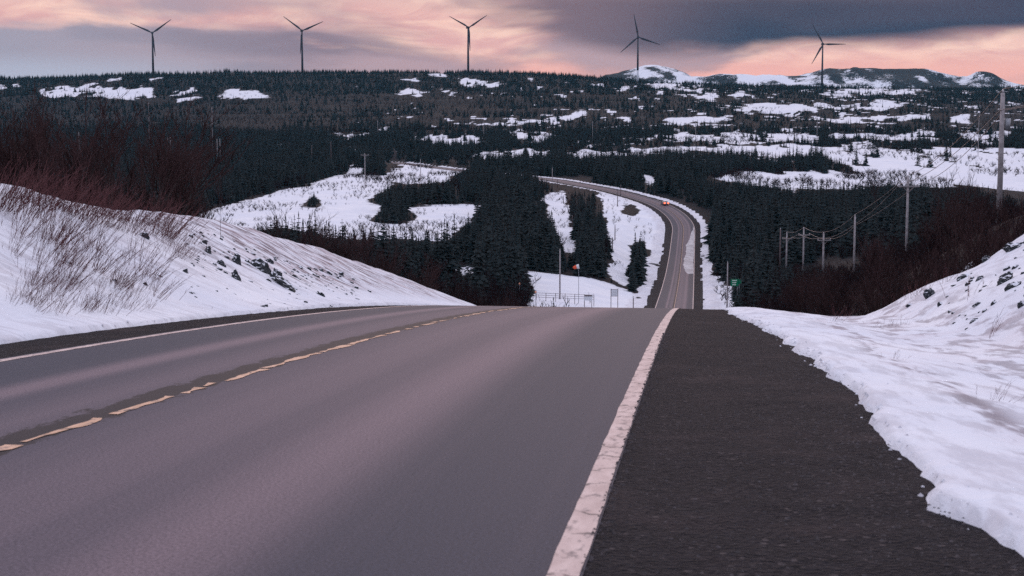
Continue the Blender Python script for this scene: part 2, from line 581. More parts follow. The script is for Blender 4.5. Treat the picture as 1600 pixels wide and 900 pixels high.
def varied(name, c1, c2, rough=0.9, spec=0.1):
    """colour that varies from one plant to the next"""
    m, t, bs = material(name, rough, spec)
    oi = t.node('ShaderNodeObjectInfo')
    co = obj_co(t)
    n = t.noise(co, 1.7, 2.0)
    f = t.m('ADD', t.m('MULTIPLY', oi.outputs['Random'], 0.6), t.m('MULTIPLY', n, 0.4))
    t.l.new(t.mix(f, c1, c2), bs.inputs['Base Color'])
    return m


M_SPRUCE = varied('spruce_needles', (0.014, 0.022, 0.024), (0.034, 0.040, 0.040))
M_BARK = speckled('bark', (0.026, 0.019, 0.018), (0.055, 0.040, 0.037), 9.0, 0.95, 0.1)
M_TWIG = varied('brown_twigs', (0.034, 0.018, 0.019), (0.062, 0.033, 0.032))
M_SCRUB = varied('dark_scrub', (0.014, 0.007, 0.009), (0.026, 0.013, 0.015))
M_REDTWIG = varied('red_twigs', (0.075, 0.030, 0.034), (0.14, 0.062, 0.06))
M_ROCK = speckled('dark_stone', (0.018, 0.022, 0.026), (0.06, 0.062, 0.066), 7.0, 0.85, 0.2, 0.6, 0.03)
def rock_material():
    m, t, bs = material('dark_stone', 0.85, 0.2)
    co = obj_co(t)
    n = t.noise(co, 6.0, 4.0, 0.6)
    c = t.mix(t.smooth(n, 0.3, 0.7), (0.018, 0.022, 0.026), (0.060, 0.062, 0.066))
    ge = t.node('ShaderNodeNewGeometry')
    sx = t.node('ShaderNodeSeparateXYZ')
    t.l.new(ge.outputs['Normal'], sx.inputs[0])
    cap = t.smooth(t.m('ADD', sx.outputs[2], t.m('MULTIPLY', t.m('SUBTRACT', n, 0.5), 0.5)), 0.72, 0.84)
    t.l.new(t.mix(cap, c, (0.78, 0.78, 0.84)), bs.inputs['Base Color'])
    t.l.new(t.bump(t.noise(co, 16.0, 4.0), 0.6, 0.03), bs.inputs['Normal'])
    return m


M_ROCK = rock_material()
M_POLE = speckled('weathered_wood', (0.24, 0.21, 0.21), (0.42, 0.37, 0.37), 3.0, 0.9, 0.15)
M_POLE_D = speckled('dark_wood', (0.10, 0.075, 0.075), (0.17, 0.12, 0.12), 3.0, 0.9, 0.15)
M_WIRE = speckled('wire', (0.26, 0.20, 0.19), (0.34, 0.27, 0.25), 3.0, 0.6, 0.3)
M_PORC = speckled('porcelain', (0.45, 0.42, 0.42), (0.6, 0.55, 0.55), 8.0, 0.3, 0.5)
M_STEEL = speckled('galvanised_steel', (0.25, 0.25, 0.27), (0.40, 0.40, 0.42), 6.0, 0.5, 0.5, 0, 0, 0.4)
M_TURB = speckled('turbine_backlit', (0.050, 0.045, 0.056), (0.065, 0.058, 0.07), 0.1, 0.6, 0.25)  # white towers dim against bright sky, the shade put into the colour
M_TURB_W = speckled('turbine_lit_pale', (0.62, 0.62, 0.66), (0.72, 0.72, 0.76), 0.1, 0.5, 0.3)  # lit copy of the turbine colour, brightness painted in
M_WHITE = speckled('white_panel', (0.62, 0.62, 0.65), (0.75, 0.75, 0.78), 5.0, 0.5, 0.3)
M_GREEN = speckled('sign_green', (0.0, 0.16, 0.075), (0.0, 0.21, 0.10), 5.0, 0.4, 0.4)
M_SIGNW = speckled('sign_print', (0.55, 0.68, 0.58), (0.65, 0.75, 0.66), 5.0, 0.4, 0.4)
M_ORANGE = speckled('windsock_orange', (0.75, 0.10, 0.05), (0.85, 0.16, 0.08), 4.0, 0.8, 0.1)
M_SOCKW = speckled('windsock_white', (0.70, 0.70, 0.72), (0.8, 0.8, 0.8), 4.0, 0.8, 0.1)
M_CAR = speckled('car_paint', (0.20, 0.18, 0.19), (0.24, 0.21, 0.22), 2.0, 0.3, 0.5, 0, 0, 0.3)
M_GLASS = speckled('dark_glass', (0.02, 0.02, 0.025), (0.03, 0.03, 0.035), 2.0, 0.08, 0.6)
M_TYRE = speckled('tyre_rubber', (0.015, 0.015, 0.016), (0.03, 0.03, 0.03), 20.0, 0.9, 0.2)
M_RIM = speckled('wheel_rim', (0.3, 0.3, 0.31), (0.4, 0.4, 0.41), 8.0, 0.35, 0.5, 0, 0, 0.8)
M_PLATE = speckled('blank_plate', (0.6, 0.6, 0.6), (0.7, 0.7, 0.7), 9.0, 0.5, 0.3)


def lamp_mat(name, col, strength):
    m, t, bs = material(name, 0.4, 0.4)
    n = t.noise(obj_co(t), 6.0)
    t.l.new(t.mix(n, (col[0], col[1], col[2]), (col[0], col[1] * 0.8, col[2] * 0.8)), bs.inputs['Emission Color'])
    bs.inputs['Base Color'].default_value = (0.4, 0.03, 0.02, 1)
    bs.inputs['Emission Strength'].default_value = strength
    return m


M_TAIL = lamp_mat('lit_tail_lamp', (1.0, 0.13, 0.055), 4.5)
M_HEAD = lamp_mat('lit_head_lamp', (1.0, 0.85, 0.65), 4.0)
M_REFL = speckled('orange_reflector', (0.9, 0.35, 0.2), (0.95, 0.45, 0.3), 5.0, 0.25, 0.6)


def ground_material():
    m, t, bs = material('snow_and_heath', 0.85, 0.06)
    at = t.node('ShaderNodeAttribute', attribute_name='snow')
    di = t.node('ShaderNodeAttribute', attribute_name='dirt')
    co = obj_co(t)
    n_f = t.noise(co, 2.2, 5.0, 0.62)
    n_m = t.noise(co, 0.16, 5.0, 0.62)
    n_w = t.noise(co, 0.035, 4.0, 0.6)
    cover = t.m('ADD', at.outputs['Fac'], t.m('ADD', t.m('MULTIPLY', t.m('SUBTRACT', n_m, 0.5), 0.95), t.m('MULTIPLY', t.m('SUBTRACT', n_w, 0.5), 0.55)))
    cover = t.smooth(cover, 0.40, 0.52)
    # snow: faint blue and rose drifts
    snow = t.mix(t.smooth(n_m, 0.35, 0.68), (0.74, 0.75, 0.82), (0.84, 0.83, 0.87))
    snow = t.mix(t.m('MULTIPLY', t.smooth(n_w, 0.45, 0.7), 0.5), snow, (0.72, 0.74, 0.83))
    # grit and dead grass showing through, drawn out down the slope and along the road
    st = t.node('ShaderNodeMapping')
    t.l.new(co, st.inputs['Vector'])
    st.inputs['Rotation'].default_value = (0, 0, 0.0)
    st.inputs['Scale'].default_value = (0.75, 2.6, 0.9)
    n_s = t.noise(st.outputs[0], 1.5, 5.0, 0.65, 0.7)
    st2 = t.node('ShaderNodeMapping')
    t.l.new(co, st2.inputs['Vector'])
    st2.inputs['Rotation'].default_value = (0, 0, 0.25)
    st2.inputs['Scale'].default_value = (2.4, 0.55, 1.4)
    n_al = t.noise(st2.outputs[0], 1.5, 5.0, 0.62)
    al_ = t.node('ShaderNodeAttribute', attribute_name='along')
    mxs = t.node('ShaderNodeMix', data_type='FLOAT')
    t.l.new(al_.outputs['Fac'], mxs.inputs[0])
    t.l.new(n_s, mxs.inputs[2])
    t.l.new(n_al, mxs.inputs[3])
    n_s = mxs.outputs[0]
    dm = t.m('MULTIPLY', di.outputs['Fac'], t.smooth(n_s, 0.46, 0.60))
    grit = t.mix(n_f, (0.10, 0.075, 0.085), (0.30, 0.23, 0.25))
    snow = t.mix(dm, snow, grit)
    soft = t.m('MULTIPLY', di.outputs['Fac'], t.smooth(t.noise(co, 0.9, 4.0, 0.6), 0.42, 0.7))
    snow = t.mix(t.m('MULTIPLY', soft, 0.45), snow, (0.60, 0.50, 0.53))
    heath = t.mix(t.smooth(n_m, 0.35, 0.65), (0.008, 0.009, 0.012), (0.016, 0.011, 0.013))
    heath = t.mix(t.smooth(n_w, 0.62, 0.72), heath, (0.020, 0.015, 0.018))
    t.l.new(t.mix(cover, heath, snow), bs.inputs['Base Color'])
    n_g = t.noise(co, 9.0, 5.0, 0.7)
    hh = t.m('ADD', t.m('MULTIPLY', n_f, 0.6), t.m('ADD', t.m('MULTIPLY', n_s, 0.12), t.m('MULTIPLY', n_g, 0.28)))
    t.l.new(t.bump(hh, 0.55, 0.10), bs.inputs['Normal'])
    return m


M_GROUND = ground_material()


def road_material():
    m, t, bs = material('asphalt', 0.75, 0.22)
    uv = t.node('ShaderNodeUVMap').outputs[0]
    sp = t.node('ShaderNodeSeparateXYZ')
    t.l.new(uv, sp.inputs[0])
    lat, s = sp.outputs[0], sp.outputs[1]
    long_n = t.noise(t.xyz(t.m('MULTIPLY', lat, 5.0), t.m('MULTIPLY', s, 0.02), 0.0), 1.0, 3.0, 0.5)
    wander = t.m('MULTIPLY', t.m('SUBTRACT', t.noise(t.xyz(0.0, t.m('MULTIPLY', s, 0.05), 5.0), 1.0, 1.0), 0.5), 0.22)
    latw = t.m('ADD', lat, wander)

    def band(c, w, a):
        d = t.m('DIVIDE', t.m('SUBTRACT', latw, c), w)
        return t.m('MULTIPLY', t.m('POWER', 2.718, t.m('MULTIPLY', t.m('MULTIPLY', d, d), -1.0)), a)

    tr = t.m('ADD', t.m('ADD', band(2.00, 0.38, 0.78), band(0.85, 0.80, 0.58)), t.m('ADD', band(-1.40, 0.22, 0.90), band(-0.55, 0.45, 0.48)))
    f = t.m('ADD', tr, t.m('MULTIPLY', t.m('SUBTRACT', long_n, 0.5), 0.30), clamp=True)
    base = t.mix(f, (0.034, 0.037, 0.058), (0.180, 0.132, 0.152))
    co = t.xyz(lat, s, 0.0)
    g1 = t.noise(co, 55.0, 4.0, 0.75)
    g2 = t.noise(t.xyz(t.m('MULTIPLY', lat, 7.0), t.m('MULTIPLY', s, 0.06), 3.0), 1.0, 4.0, 0.6)
    base = t.mix(t.smooth(g1, 0.36, 0.66), t.scale(base, (0.62, 0.62, 0.64)), t.scale(base, (1.42, 1.38, 1.38)))
    base = t.mix(t.m('MULTIPLY', t.smooth(g2, 0.58, 0.75), 0.16), base, (0.07, 0.062, 0.072))
    # dark sealed patching along the joint between the lanes
    jn = t.noise(t.xyz(t.m('MULTIPLY', lat, 6.0), t.m('MULTIPLY', s, 1.8), 2.0), 1.0, 5.0, 0.68)
    jw = t.m('ADD', t.m('ABSOLUTE', t.m('ADD', lat, 0.10)), t.m('MULTIPLY', t.m('SUBTRACT', jn, 0.5), 0.55))
    joint = t.smooth(jw, 0.17, 0.12)
    base = t.mix(t.m('MULTIPLY', joint, 0.94), base, (0.016, 0.011, 0.015))
    t.l.new(base, bs.inputs['Base Color'])
    bs.inputs['Roughness'].default_value = 0.74
    t.l.new(t.bump(g1, 0.35, 0.004), bs.inputs['Normal'])
    return m


M_ROAD = road_material()


def gravel_material():
    m, t, bs = material('shoulder_gravel', 0.9, 0.10)
    co = obj_co(t)
    vo = t.node('ShaderNodeTexVoronoi')
    t.l.new(co, vo.inputs['Vector'])
    vo.inputs['Scale'].default_value = 34.0
    n = t.noise(co, 0.8, 6.0, 0.65)
    n2 = t.noise(co, 12.0, 4.0, 0.7)
    c = t.mix(vo.outputs['Color'], (0.011, 0.010, 0.013), (0.030, 0.026, 0.031))
    c = t.mix(t.m('MULTIPLY', t.smooth(n, 0.48, 0.72), 0.55), c, (0.060, 0.044, 0.046))
    c = t.mix(t.m('MULTIPLY', t.smooth(n2, 0.5, 0.72), 0.5), c, (0.008, 0.008, 0.010))
    t.l.new(c, bs.inputs['Base Color'])
    vo2 = t.node('ShaderNodeTexVoronoi')
    t.l.new(co, vo2.inputs['Vector'])
    vo2.inputs['Scale'].default_value = 15.0
    pale = t.m('MULTIPLY', t.smooth(vo2.outputs['Distance'], 0.34, 0.22), t.smooth(t.noise(co, 15.0, 2.0), 0.55, 0.62))
    c = t.mix(pale, c, (0.085, 0.070, 0.072))
    t.l.new(c, bs.inputs['Base Color'])
    h = t.m('ADD', vo.outputs['Distance'], t.m('MULTIPLY', n2, 0.8))
    t.l.new(t.bump(h, 0.9, 0.03), bs.inputs['Normal'])
    return m


M_GRAVEL = gravel_material()


def paint_material(name, c1, c2, worn, crack):
    m, t, bs = material(name, 0.7, 0.3)
    uv = t.node('ShaderNodeUVMap').outputs[0]
    sp = t.node('ShaderNodeSeparateXYZ')
    t.l.new(uv, sp.inputs[0])
    lat, s = sp.outputs[0], sp.outputs[1]
    n = t.noise(t.xyz(t.m('MULTIPLY', lat, 8.0), t.m('MULTIPLY', s, 3.0), 0.0), 1.0, 4.0, 0.6)
    c = t.mix(t.smooth(n, 0.3, 0.7), c1, c2)
    # crosswise cracks
    wv = t.m('ADD', t.m('MULTIPLY', s, crack), t.m('MULTIPLY', t.noise(t.xyz(t.m('MULTIPLY', lat, 3.0), t.m('MULTIPLY', s, 1.5), 4.0), 1.0, 3.0), 2.2))
    fr = t.m('ABSOLUTE', t.m('SUBTRACT', t.m('FRACT', wv), 0.5))
    cr = t.smooth(fr, 0.075, 0.02)
    cr = t.m('MULTIPLY', cr, t.smooth(t.noise(t.xyz(t.m('MULTIPLY', lat, 9.0), t.m('MULTIPLY', s, 2.0), 8.0), 1.0, 3.0), 0.36, 0.56))
    c = t.mix(t.m('MULTIPLY', cr, 0.85), c, (0.055, 0.045, 0.05))
    sc = t.noise(t.xyz(t.m('MULTIPLY', lat, 14.0), t.m('MULTIPLY', s, 5.0), 1.0), 1.0, 5.0, 0.65)
    c = t.mix(t.m('MULTIPLY', t.smooth(sc, 0.52, 0.68), worn), c, (0.10, 0.08, 0.09))
    t.l.new(c, bs.inputs['Base Color'])
    return m


M_LINE_W = paint_material('worn_white_paint', (0.50, 0.37, 0.34), (0.66, 0.51, 0.47), 0.75, 2.1)
M_LINE_Y = paint_material('worn_yellow_paint', (0.56, 0.33, 0.21), (0.74, 0.46, 0.32), 0.9, 0.9)


# ------------------------------------------------------------------ mesh helpers
class MB:
    def __init__(self):
        self.v, self.f, self.mi = [], [], []

    def add(self, vs, fs, mi=0):
        o = len(self.v)
        self.v.extend([tuple(p) for p in vs])
        for f in fs:
            self.f.append(tuple(i + o for i in f))
            self.mi.append(mi)

    def box(self, c, size, rot=None, mi=0):
        sx, sy, sz = size[0] / 2, size[1] / 2, size[2] / 2
        pts = [Vector((x * sx, y * sy, z * sz)) for x in (-1, 1) for y in (-1, 1) for z in (-1, 1)]
        if rot is not None:
            pts = [rot @ p for p in pts]
        pts = [p + Vector(c) for p in pts]
        self.add(pts, [(0, 1, 3, 2), (4, 6, 7, 5), (0, 4, 5, 1), (2, 3, 7, 6), (0, 2, 6, 4), (1, 5, 7, 3)], mi)

    def tube(self, pts, radii, n=8, cap=True, mi=0):
        pts = [Vector(p) for p in pts]
        rings = []
        for i, p in enumerate(pts):
            a = pts[max(i - 1, 0)]
            b = pts[min(i + 1, len(pts) - 1)]
            d = (b - a)
            if d.length < 1e-9:
                d = Vector((0, 0, 1))
            d.normalize()
            u = d.orthogonal().normalized() if abs(d.z) < 0.999 else Vector((1, 0, 0))
            if abs(d.z) < 0.999:
                u = d.cross(Vector((0, 0, 1))).normalized()
            w = d.cross(u).normalized()
            r = radii[i] if hasattr(radii, '__len__') else radii
            rings.append([p + (u * math.cos(2 * math.pi * k / n) + w * math.sin(2 * math.pi * k / n)) * r for k in range(n)])
        vs = [q for r in rings for q in r]
        fs = []
        for i in range(len(pts) - 1):
            for k in range(n):
                a, b = i * n + k, i * n + (k + 1) % n
                fs.append((a, b, b + n, a + n))
        if cap:
            fs.append(tuple(range(n - 1, -1, -1)))
            fs.append(tuple((len(pts) - 1) * n + k for k in range(n)))
        self.add(vs, fs, mi)

    def mesh(self, name, mats, smooth=False):
        me = bpy.data.meshes.new(name)
        me.from_pydata(self.v, [], self.f)
        for m in (mats if isinstance(mats, (list, tuple)) else [mats]):
            me.materials.append(m)
        if any(self.mi):
            me.polygons.foreach_set('material_index', self.mi)
        if smooth:
            me.polygons.foreach_set('use_smooth', [True] * len(me.polygons))
        me.update()
        return me


def link(name, mesh, parent=None, loc=None, rz=None):
    o = bpy.data.objects.new(name, mesh)
    COL.objects.link(o)
    if parent is not None:
        o.parent = parent
    if loc is not None:
        o.location = loc
    if rz is not None:
        o.rotation_euler = (0, 0, rz)
    return o


def tag(o, label=None, cat=None, group=None, kind=None):
    if label:
        o['label'] = label
    if cat:
        o['category'] = cat
    if group:
        o['group'] = group
    if kind:
        o['kind'] = kind
    return o


def thing(name, label, cat, loc=(0, 0, 0), rz=0.0, group=None):
    o = bpy.data.objects.new(name, None)
    o.empty_display_size = 0.2
    COL.objects.link(o)
    o.location = loc
    o.rotation_euler = (0, 0, rz)
    return tag(o, label, cat, group)


def copy_tree(root, loc, rz=0.0, sc=1.0, label=None, group=None):
    r = root.copy()
    COL.objects.link(r)
    r.location = loc
    r.rotation_euler = (0, 0, rz)
    r.scale = (sc, sc, sc) if not hasattr(sc, '__len__') else sc
    if label:
        r['label'] = label
    if group:
        r['group'] = group
    for ch in KIDS.get(root.name, []):
        c = ch.copy()
        COL.objects.link(c)
        c.parent = r
        for g in KIDS.get(ch.name, []):
            d = g.copy()
            COL.objects.link(d)
            d.parent = c
    return r


KIDS = {}


def part(name, mb, mat, parent, smooth=False):
    me = mb.mesh(name, mat, smooth) if isinstance(mb, MB) else mb
    o = link(name, me, parent)
    KIDS.setdefault(parent.name, []).append(o)
    return o


def grid_object(name, X, Y, Z, mat, smooth=True, attrs=None, uv=None):
    r, c = X.shape
    me = bpy.data.meshes.new(name)
    n = r * c
    co = np.stack([X, Y, Z], -1).reshape(-1, 3).astype(np.float32)
    idx = np.arange(n).reshape(r, c)
    q = np.stack([idx[:-1, :-1], idx[:-1, 1:], idx[1:, 1:], idx[1:, :-1]], -1).reshape(-1, 4).astype(np.int32)
    me.vertices.add(n)
    me.vertices.foreach_set('co', co.ravel())
    me.loops.add(q.size)
    me.loops.foreach_set('vertex_index', q.ravel())
    me.polygons.add(len(q))
    me.polygons.foreach_set('loop_start', np.arange(0, q.size, 4, dtype=np.int32))
    me.polygons.foreach_set('use_smooth', np.full(len(q), smooth))
    me.update(calc_edges=True)
    for k, v in (attrs or {}).items():
        a = me.attributes.new(k, 'FLOAT', 'POINT')
        a.data.foreach_set('value', v.ravel().astype(np.float32))
    if uv is not None:
        ul = me.uv_layers.new(name='UVMap')
        u = np.stack(uv, -1).reshape(-1, 2)[q.ravel()]
        ul.data.foreach_set('uv', u.astype(np.float32).ravel())
    me.materials.append(mat)
    o = link(name, me)
    return o


# ------------------------------------------------------------------ ground
# wide land: rows by distance, columns by bearing, all the way round
tb = np.concatenate([np.arange(-0.46, 0.4601, 0.0021)])
bear = np.arctan(tb)
side = np.linspace(bear[-1], math.radians(86), 26)[1:]
bear = np.concatenate([-side[::-1], bear, side])
Dr = np.exp(np.concatenate([np.arange(math.log(28), math.log(260), 0.0105), np.arange(math.log(260), math.log(760), 0.0042), np.arange(math.log(760), math.log(6900), 0.0105)]))
tanb = np.tan(bear)
GX = Dr[:, None] * tanb[None, :]
GY = np.repeat(Dr[:, None], len(bear), 1)
lim_x = 7400.0
GX = np.clip(GX, -lim_x, lim_x)
GZ = ground_z(GX.ravel(), GY.ravel()).reshape(GX.shape)
gs, gl = to_road(GX.ravel(), GY.ravel())
gs = gs.reshape(GX.shape)
gl = gl.reshape(GX.shape)
NEAR_S, NEAR_L0, NEAR_L1 = 98.0, -30.0, 26.0
inside = sstep(gs, NEAR_S, NEAR_S - 6) * sstep(gl, NEAR_L0, NEAR_L0 + 4) * sstep(gl, NEAR_L1, NEAR_L1 - 4)
GZ = GZ - 1.0 * inside
gpx, gpy = project(GX, GY, GZ)
open_m = np.zeros_like(GX)
for jx, jy in ((0, 0), (0, 0), (-5, -1.2), (5, 1.2), (-4, 1.6), (4, -1.6), (9, 0), (-9, 0), (0, 2.2), (0, -2.2)):
    kj = np.interp(gpy, [115, 200, 400], [0.5, 0.9, 1.4])
    open_m += open_snow(gpx + jx * kj, gpy + jy * kj, GX, GY)
snow = 0.03 + np.where(gpy > 255, 0.74, 0.68) * open_m / 10.0
verge = (np.abs(gl) > 4.6) & (np.abs(gl) < 8.2) & (gs > 230) & (gs < 1300)
snow = np.where(verge, 0.80 + 0.5 * fbm(gs / 9, gl / 3, 81, 2), snow)
# mountains: wind-scoured snow on rock
mt = sstep(GY, 4500, 5200)
scour = 0.37 + 0.75 * fbm(GX / 120, GY / 380, 91, 5) + 0.65 * fbm(GX / 42, GY / 150, 92, 3) + 0.10 * (GZ - 170) / 60 * 0.0
snow = snow * (1 - mt) + np.clip(scour, 0, 1) * mt
snow = np.where((GY < 28.5) | (gs < 40), 0.9, snow)
dirt = np.where((gs > 230) & (np.abs(gl) < 9), 0.55, 0.10) * (1 - mt)
og = grid_object('ground', GX, GY, GZ, M_GROUND, True, {'snow': snow, 'dirt': dirt})
tag(og, kind='structure')

# near land on both sides of the road, in finer steps
ns = np.concatenate([np.arange(-24, 4, 0.7), np.arange(4, 46, 0.16), np.arange(46, NEAR_S + 0.1, 0.45)])
nl = np.concatenate([np.arange(NEAR_L0, -11, 0.6), np.arange(-11, -4.6, 0.14), np.arange(-4.6, -3.5, 0.07), np.arange(-3.4, 4.4, 0.9),
                     np.arange(4.4, 6.4, 0.06), np.arange(6.4, 13, 0.12), np.arange(13, NEAR_L1 + 0.1, 0.6)])
NS, NL = np.meshgrid(ns, nl, indexing='ij')
NX, NY = from_road(NS, NL)
NZ = ground_z(NX.ravel(), NY.ravel()).reshape(NX.shape)
rim = 1 - sstep(NS, NEAR_S, NEAR_S - 5) * sstep(NL, NEAR_L0, NEAR_L0 + 3) * sstep(NL, NEAR_L1, NEAR_L1 - 3)
NZ = NZ - 0.9 * rim
brush = np.maximum(sstep(NL, -9.6, -12.0), sstep(NS, 36, 44) * sstep(NL, 6.0, 8.5))
brush = np.maximum(brush, sstep(NS, 92, 98))
brush = np.maximum(brush, sstep(NL, 13.5, 16))
nsnow = 0.95 - 0.75 * brush
tl = sstep(NL, -4.6, -6.0) * sstep(NL, -10.0, -9.0)
stony = sstep(NS, 30, 42) * sstep(NS, 75, 60)
ndirt = tl * (0.28 + 1.0 * stony)
track = np.exp(-((NL - 6.35 - 0.25 * fbm(NS / 6, NS * 0, 14, 2)) / 0.16) ** 2)
ndirt = np.maximum(ndirt, np.where(NL > 0, 0.24 + 0.55 * track + 0.35 * sstep(NL, 6.6, 7.4) * sstep(NL, 9.2, 8.2), 0))
ndirt = np.maximum(ndirt, 0.2 * sstep(NL, -5.0, -4.4) * (NL < 0))
onr = grid_object('snow_ground', NX, NY, NZ, M_GROUND, True, {'snow': nsnow, 'dirt': ndirt, 'along': (NL > 0).astype(float)})
tag(onr, kind='structure')

# ------------------------------------------------------------------ road, shoulders, painted lines
rs = np.concatenate([np.arange(-22, 4, 1.0), np.arange(4, 40, 0.16), np.arange(40, 100, 0.5), np.arange(100, 1240, 3.0)])


def left_line(s):
    return np.interp(s, [60, 140], [-2.80, -3.45])


def strip(name, lats_of_s, dz, mat, ss=None, rough=0.0, seed=0, uvscale=True):
    ss = rs if ss is None else ss
    L = np.stack([np.asarray(lats_of_s(float(s)), float) for s in ss])
    S = np.repeat(ss[:, None], L.shape[1], 1)
    X, Y = from_road(S, L)
    yc = np.interp(S, path_s, path_y)
    Z = road_z(yc) + dz
    if rough:
        out = np.where(L > 0, sstep(L, 3.75, 4.2), sstep(-L, 2.95, 3.3))
        Z = Z + 0.009 - 0.014 * out + rough * out * fbm(X * 3.1, Y * 3.1, seed, 3)
    return grid_object(name, X, Y, Z, mat, True, None, (L, S))


road = strip('road', lambda s: np.concatenate([np.linspace(float(left_line(s)) - 0.13, 3.60, 8), [3.736 if s < 60 else 3.80]]), 0.0, M_ROAD)
tag(road, kind='structure')
shs = np.concatenate([np.arange(-22, 3, 1.0), np.arange(3, 45, 0.12), np.arange(45, 100, 0.5), np.arange(100, 1240, 3.0)])
sr = strip('road_shoulder', lambda s: np.concatenate([[3.58], np.linspace(3.84, (float(edge_right(np.array([s]))[0]) if s < 100 else 6.0) + 0.22, 22)]), -0.014, M_GRAVEL, shs, 0.016, 5)
tag(sr, kind='structure')
sl = strip('road_shoulder', lambda s: np.linspace(-6.0, float(left_line(s)) - 0.06, 12), -0.014, M_GRAVEL, shs, 0.012, 6)
tag(sl, kind='structure')


def line_strip(name, lat_c, width, mat, s0, s1, step, dz=0.004, rag=0.012, seed=0):
    ss = np.arange(s0, s1 + 0.01, step)
    L0 = lat_c(ss) - width / 2 + rag * fbm(ss * 2.7, ss * 0, seed, 3)
    L1 = lat_c(ss) + width / 2 + rag * fbm(ss * 2.7, ss * 0 + 9, seed + 3, 3)
    L = np.stack([L0, (L0 + L1) / 2, L1], 1)
    S = np.repeat(ss[:, None], 3, 1)
    X, Y = from_road(S, L)
    Z = road_z(np.interp(S, path_s, path_y)) + dz
    return grid_object(name, X, Y, Z, mat, True, None, (L, S))


def joined_strips(name, rows, mat):
    """several pieces of one painted line, one flat sheet"""
    obs = rows
    me = bpy.data.meshes.new(name)
    V, Fc, UV = [], [], []
    for ob in obs:
        m = ob.data
        o = len(V)
        V += [tuple(v.co) for v in m.vertices]
        for p in m.polygons:
            Fc.append(tuple(i + o for i in p.vertices))
        u = [tuple(d.uv) for d in m.uv_layers[0].data]
        UV += u
        bpy.data.objects.remove(ob)
    me.from_pydata(V, [], Fc)
    ul = me.uv_layers.new(name='UVMap')
    ul.data.foreach_set('uv', np.array(UV, np.float32).ravel())
    me.materials.append(mat)
    o = link(name, me)
    return o


er_line = joined_strips('edge_line', [
    line_strip('a', lambda s: s * 0 + 3.66, 0.132, M_LINE_W, -20, 60, 0.14, seed=1, rag=0.008),
    line_strip('b', lambda s: s * 0 + 3.66, 0.15, M_LINE_W, 62, 1230, 2.0, 0.012, 0.01, 2)], M_LINE_W)
el_line = joined_strips('edge_line', [
    line_strip('a', lambda s: left_line(s), 0.12, M_LINE_W, -20, 60, 0.2, seed=4, rag=0.012),
    line_strip('b', lambda s: left_line(s), 0.15, M_LINE_W, 62, 1230, 2.0, 0.012, 0.01, 5)], M_LINE_W)
frag, s = [], -18.0
k = 0
while s < 60:
    ln = random.choice([0.3, 0.5, 0.9, 1.3, 2.2]) if s > 4 else 2.0
    wd = random.uniform(0.05, 0.095)
    off = random.uniform(-0.035, 0.03)
    frag.append(line_strip('c', lambda q, off=off: q * 0 + 0.02 + off, wd, M_LINE_Y, s, s + ln, 0.06, 0.005, 0.07, 20 + k))
    s += ln + random.choice([0.06, 0.10, 0.2, 0.45])
    k += 1
frag.append(line_strip('c', lambda q: q * 0 + 0.1, 0.07, M_LINE_Y, 62, 1230, 2.0, 0.012, 0.0, 77))
cl_line = joined_strips('centre_line', frag, M_LINE_Y)
for o in (er_line, el_line, cl_line):
    o.parent = road

# packed snow left on the far right-hand lane
M_ICE = speckled('packed_snow', (0.26, 0.24, 0.26), (0.55, 0.53, 0.55), 0.5, 0.7, 0.3)


def lane_snow():
    ss = np.arange(402, 520, 1.5)
    l0 = np.interp(ss, [402, 410, 430, 470, 500, 520], [2.3, 1.4, 0.9, 1.2, 2.2, 3.2]) + 0.7 * fbm(ss / 7, ss * 0, 3, 3)
    l1 = np.full_like(ss, 3.5) + 0.25 * fbm(ss / 5, ss * 0 + 4, 6, 2)
    l0 = np.minimum(l0, l1 - 0.1)
    L = np.stack([l0 + (l1 - l0) * t for t in np.linspace(0, 1, 5)], 1)
    S = np.repeat(ss[:, None], 5, 1)
    X, Y = from_road(S, L)
    Z = road_z(np.interp(S, path_s, path_y)) + 0.02 + 0.02 * np.array([0, 1, 1.2, 1, 0])[None, :]
    o = grid_object('snow_patch', X, Y, Z, M_ICE)
    tag(o, kind='structure')


lane_snow()


# ------------------------------------------------------------------ plants: one of each kind
def tri_branch(mb, base, tip, width, droop, mi):
    base, tip = Vector(base), Vector(tip)
    d = tip - base
    sidev = d.cross(Vector((0, 0, 1)))
    if sidev.length < 1e-6:
        sidev = Vector((1, 0, 0))
    sidev.normalize()
    mid = base.lerp(tip, 0.55) + Vector((0, 0, droop))
    mb.add([base, mid - sidev * width + Vector((0, 0, -width * 0.5)), tip, mid + sidev * width + Vector((0, 0, -width * 0.5)), mid + Vector((0, 0, width * 0.25))],
           [(0, 1, 4), (1, 2, 4), (2, 3, 4), (3, 0, 4)], mi)


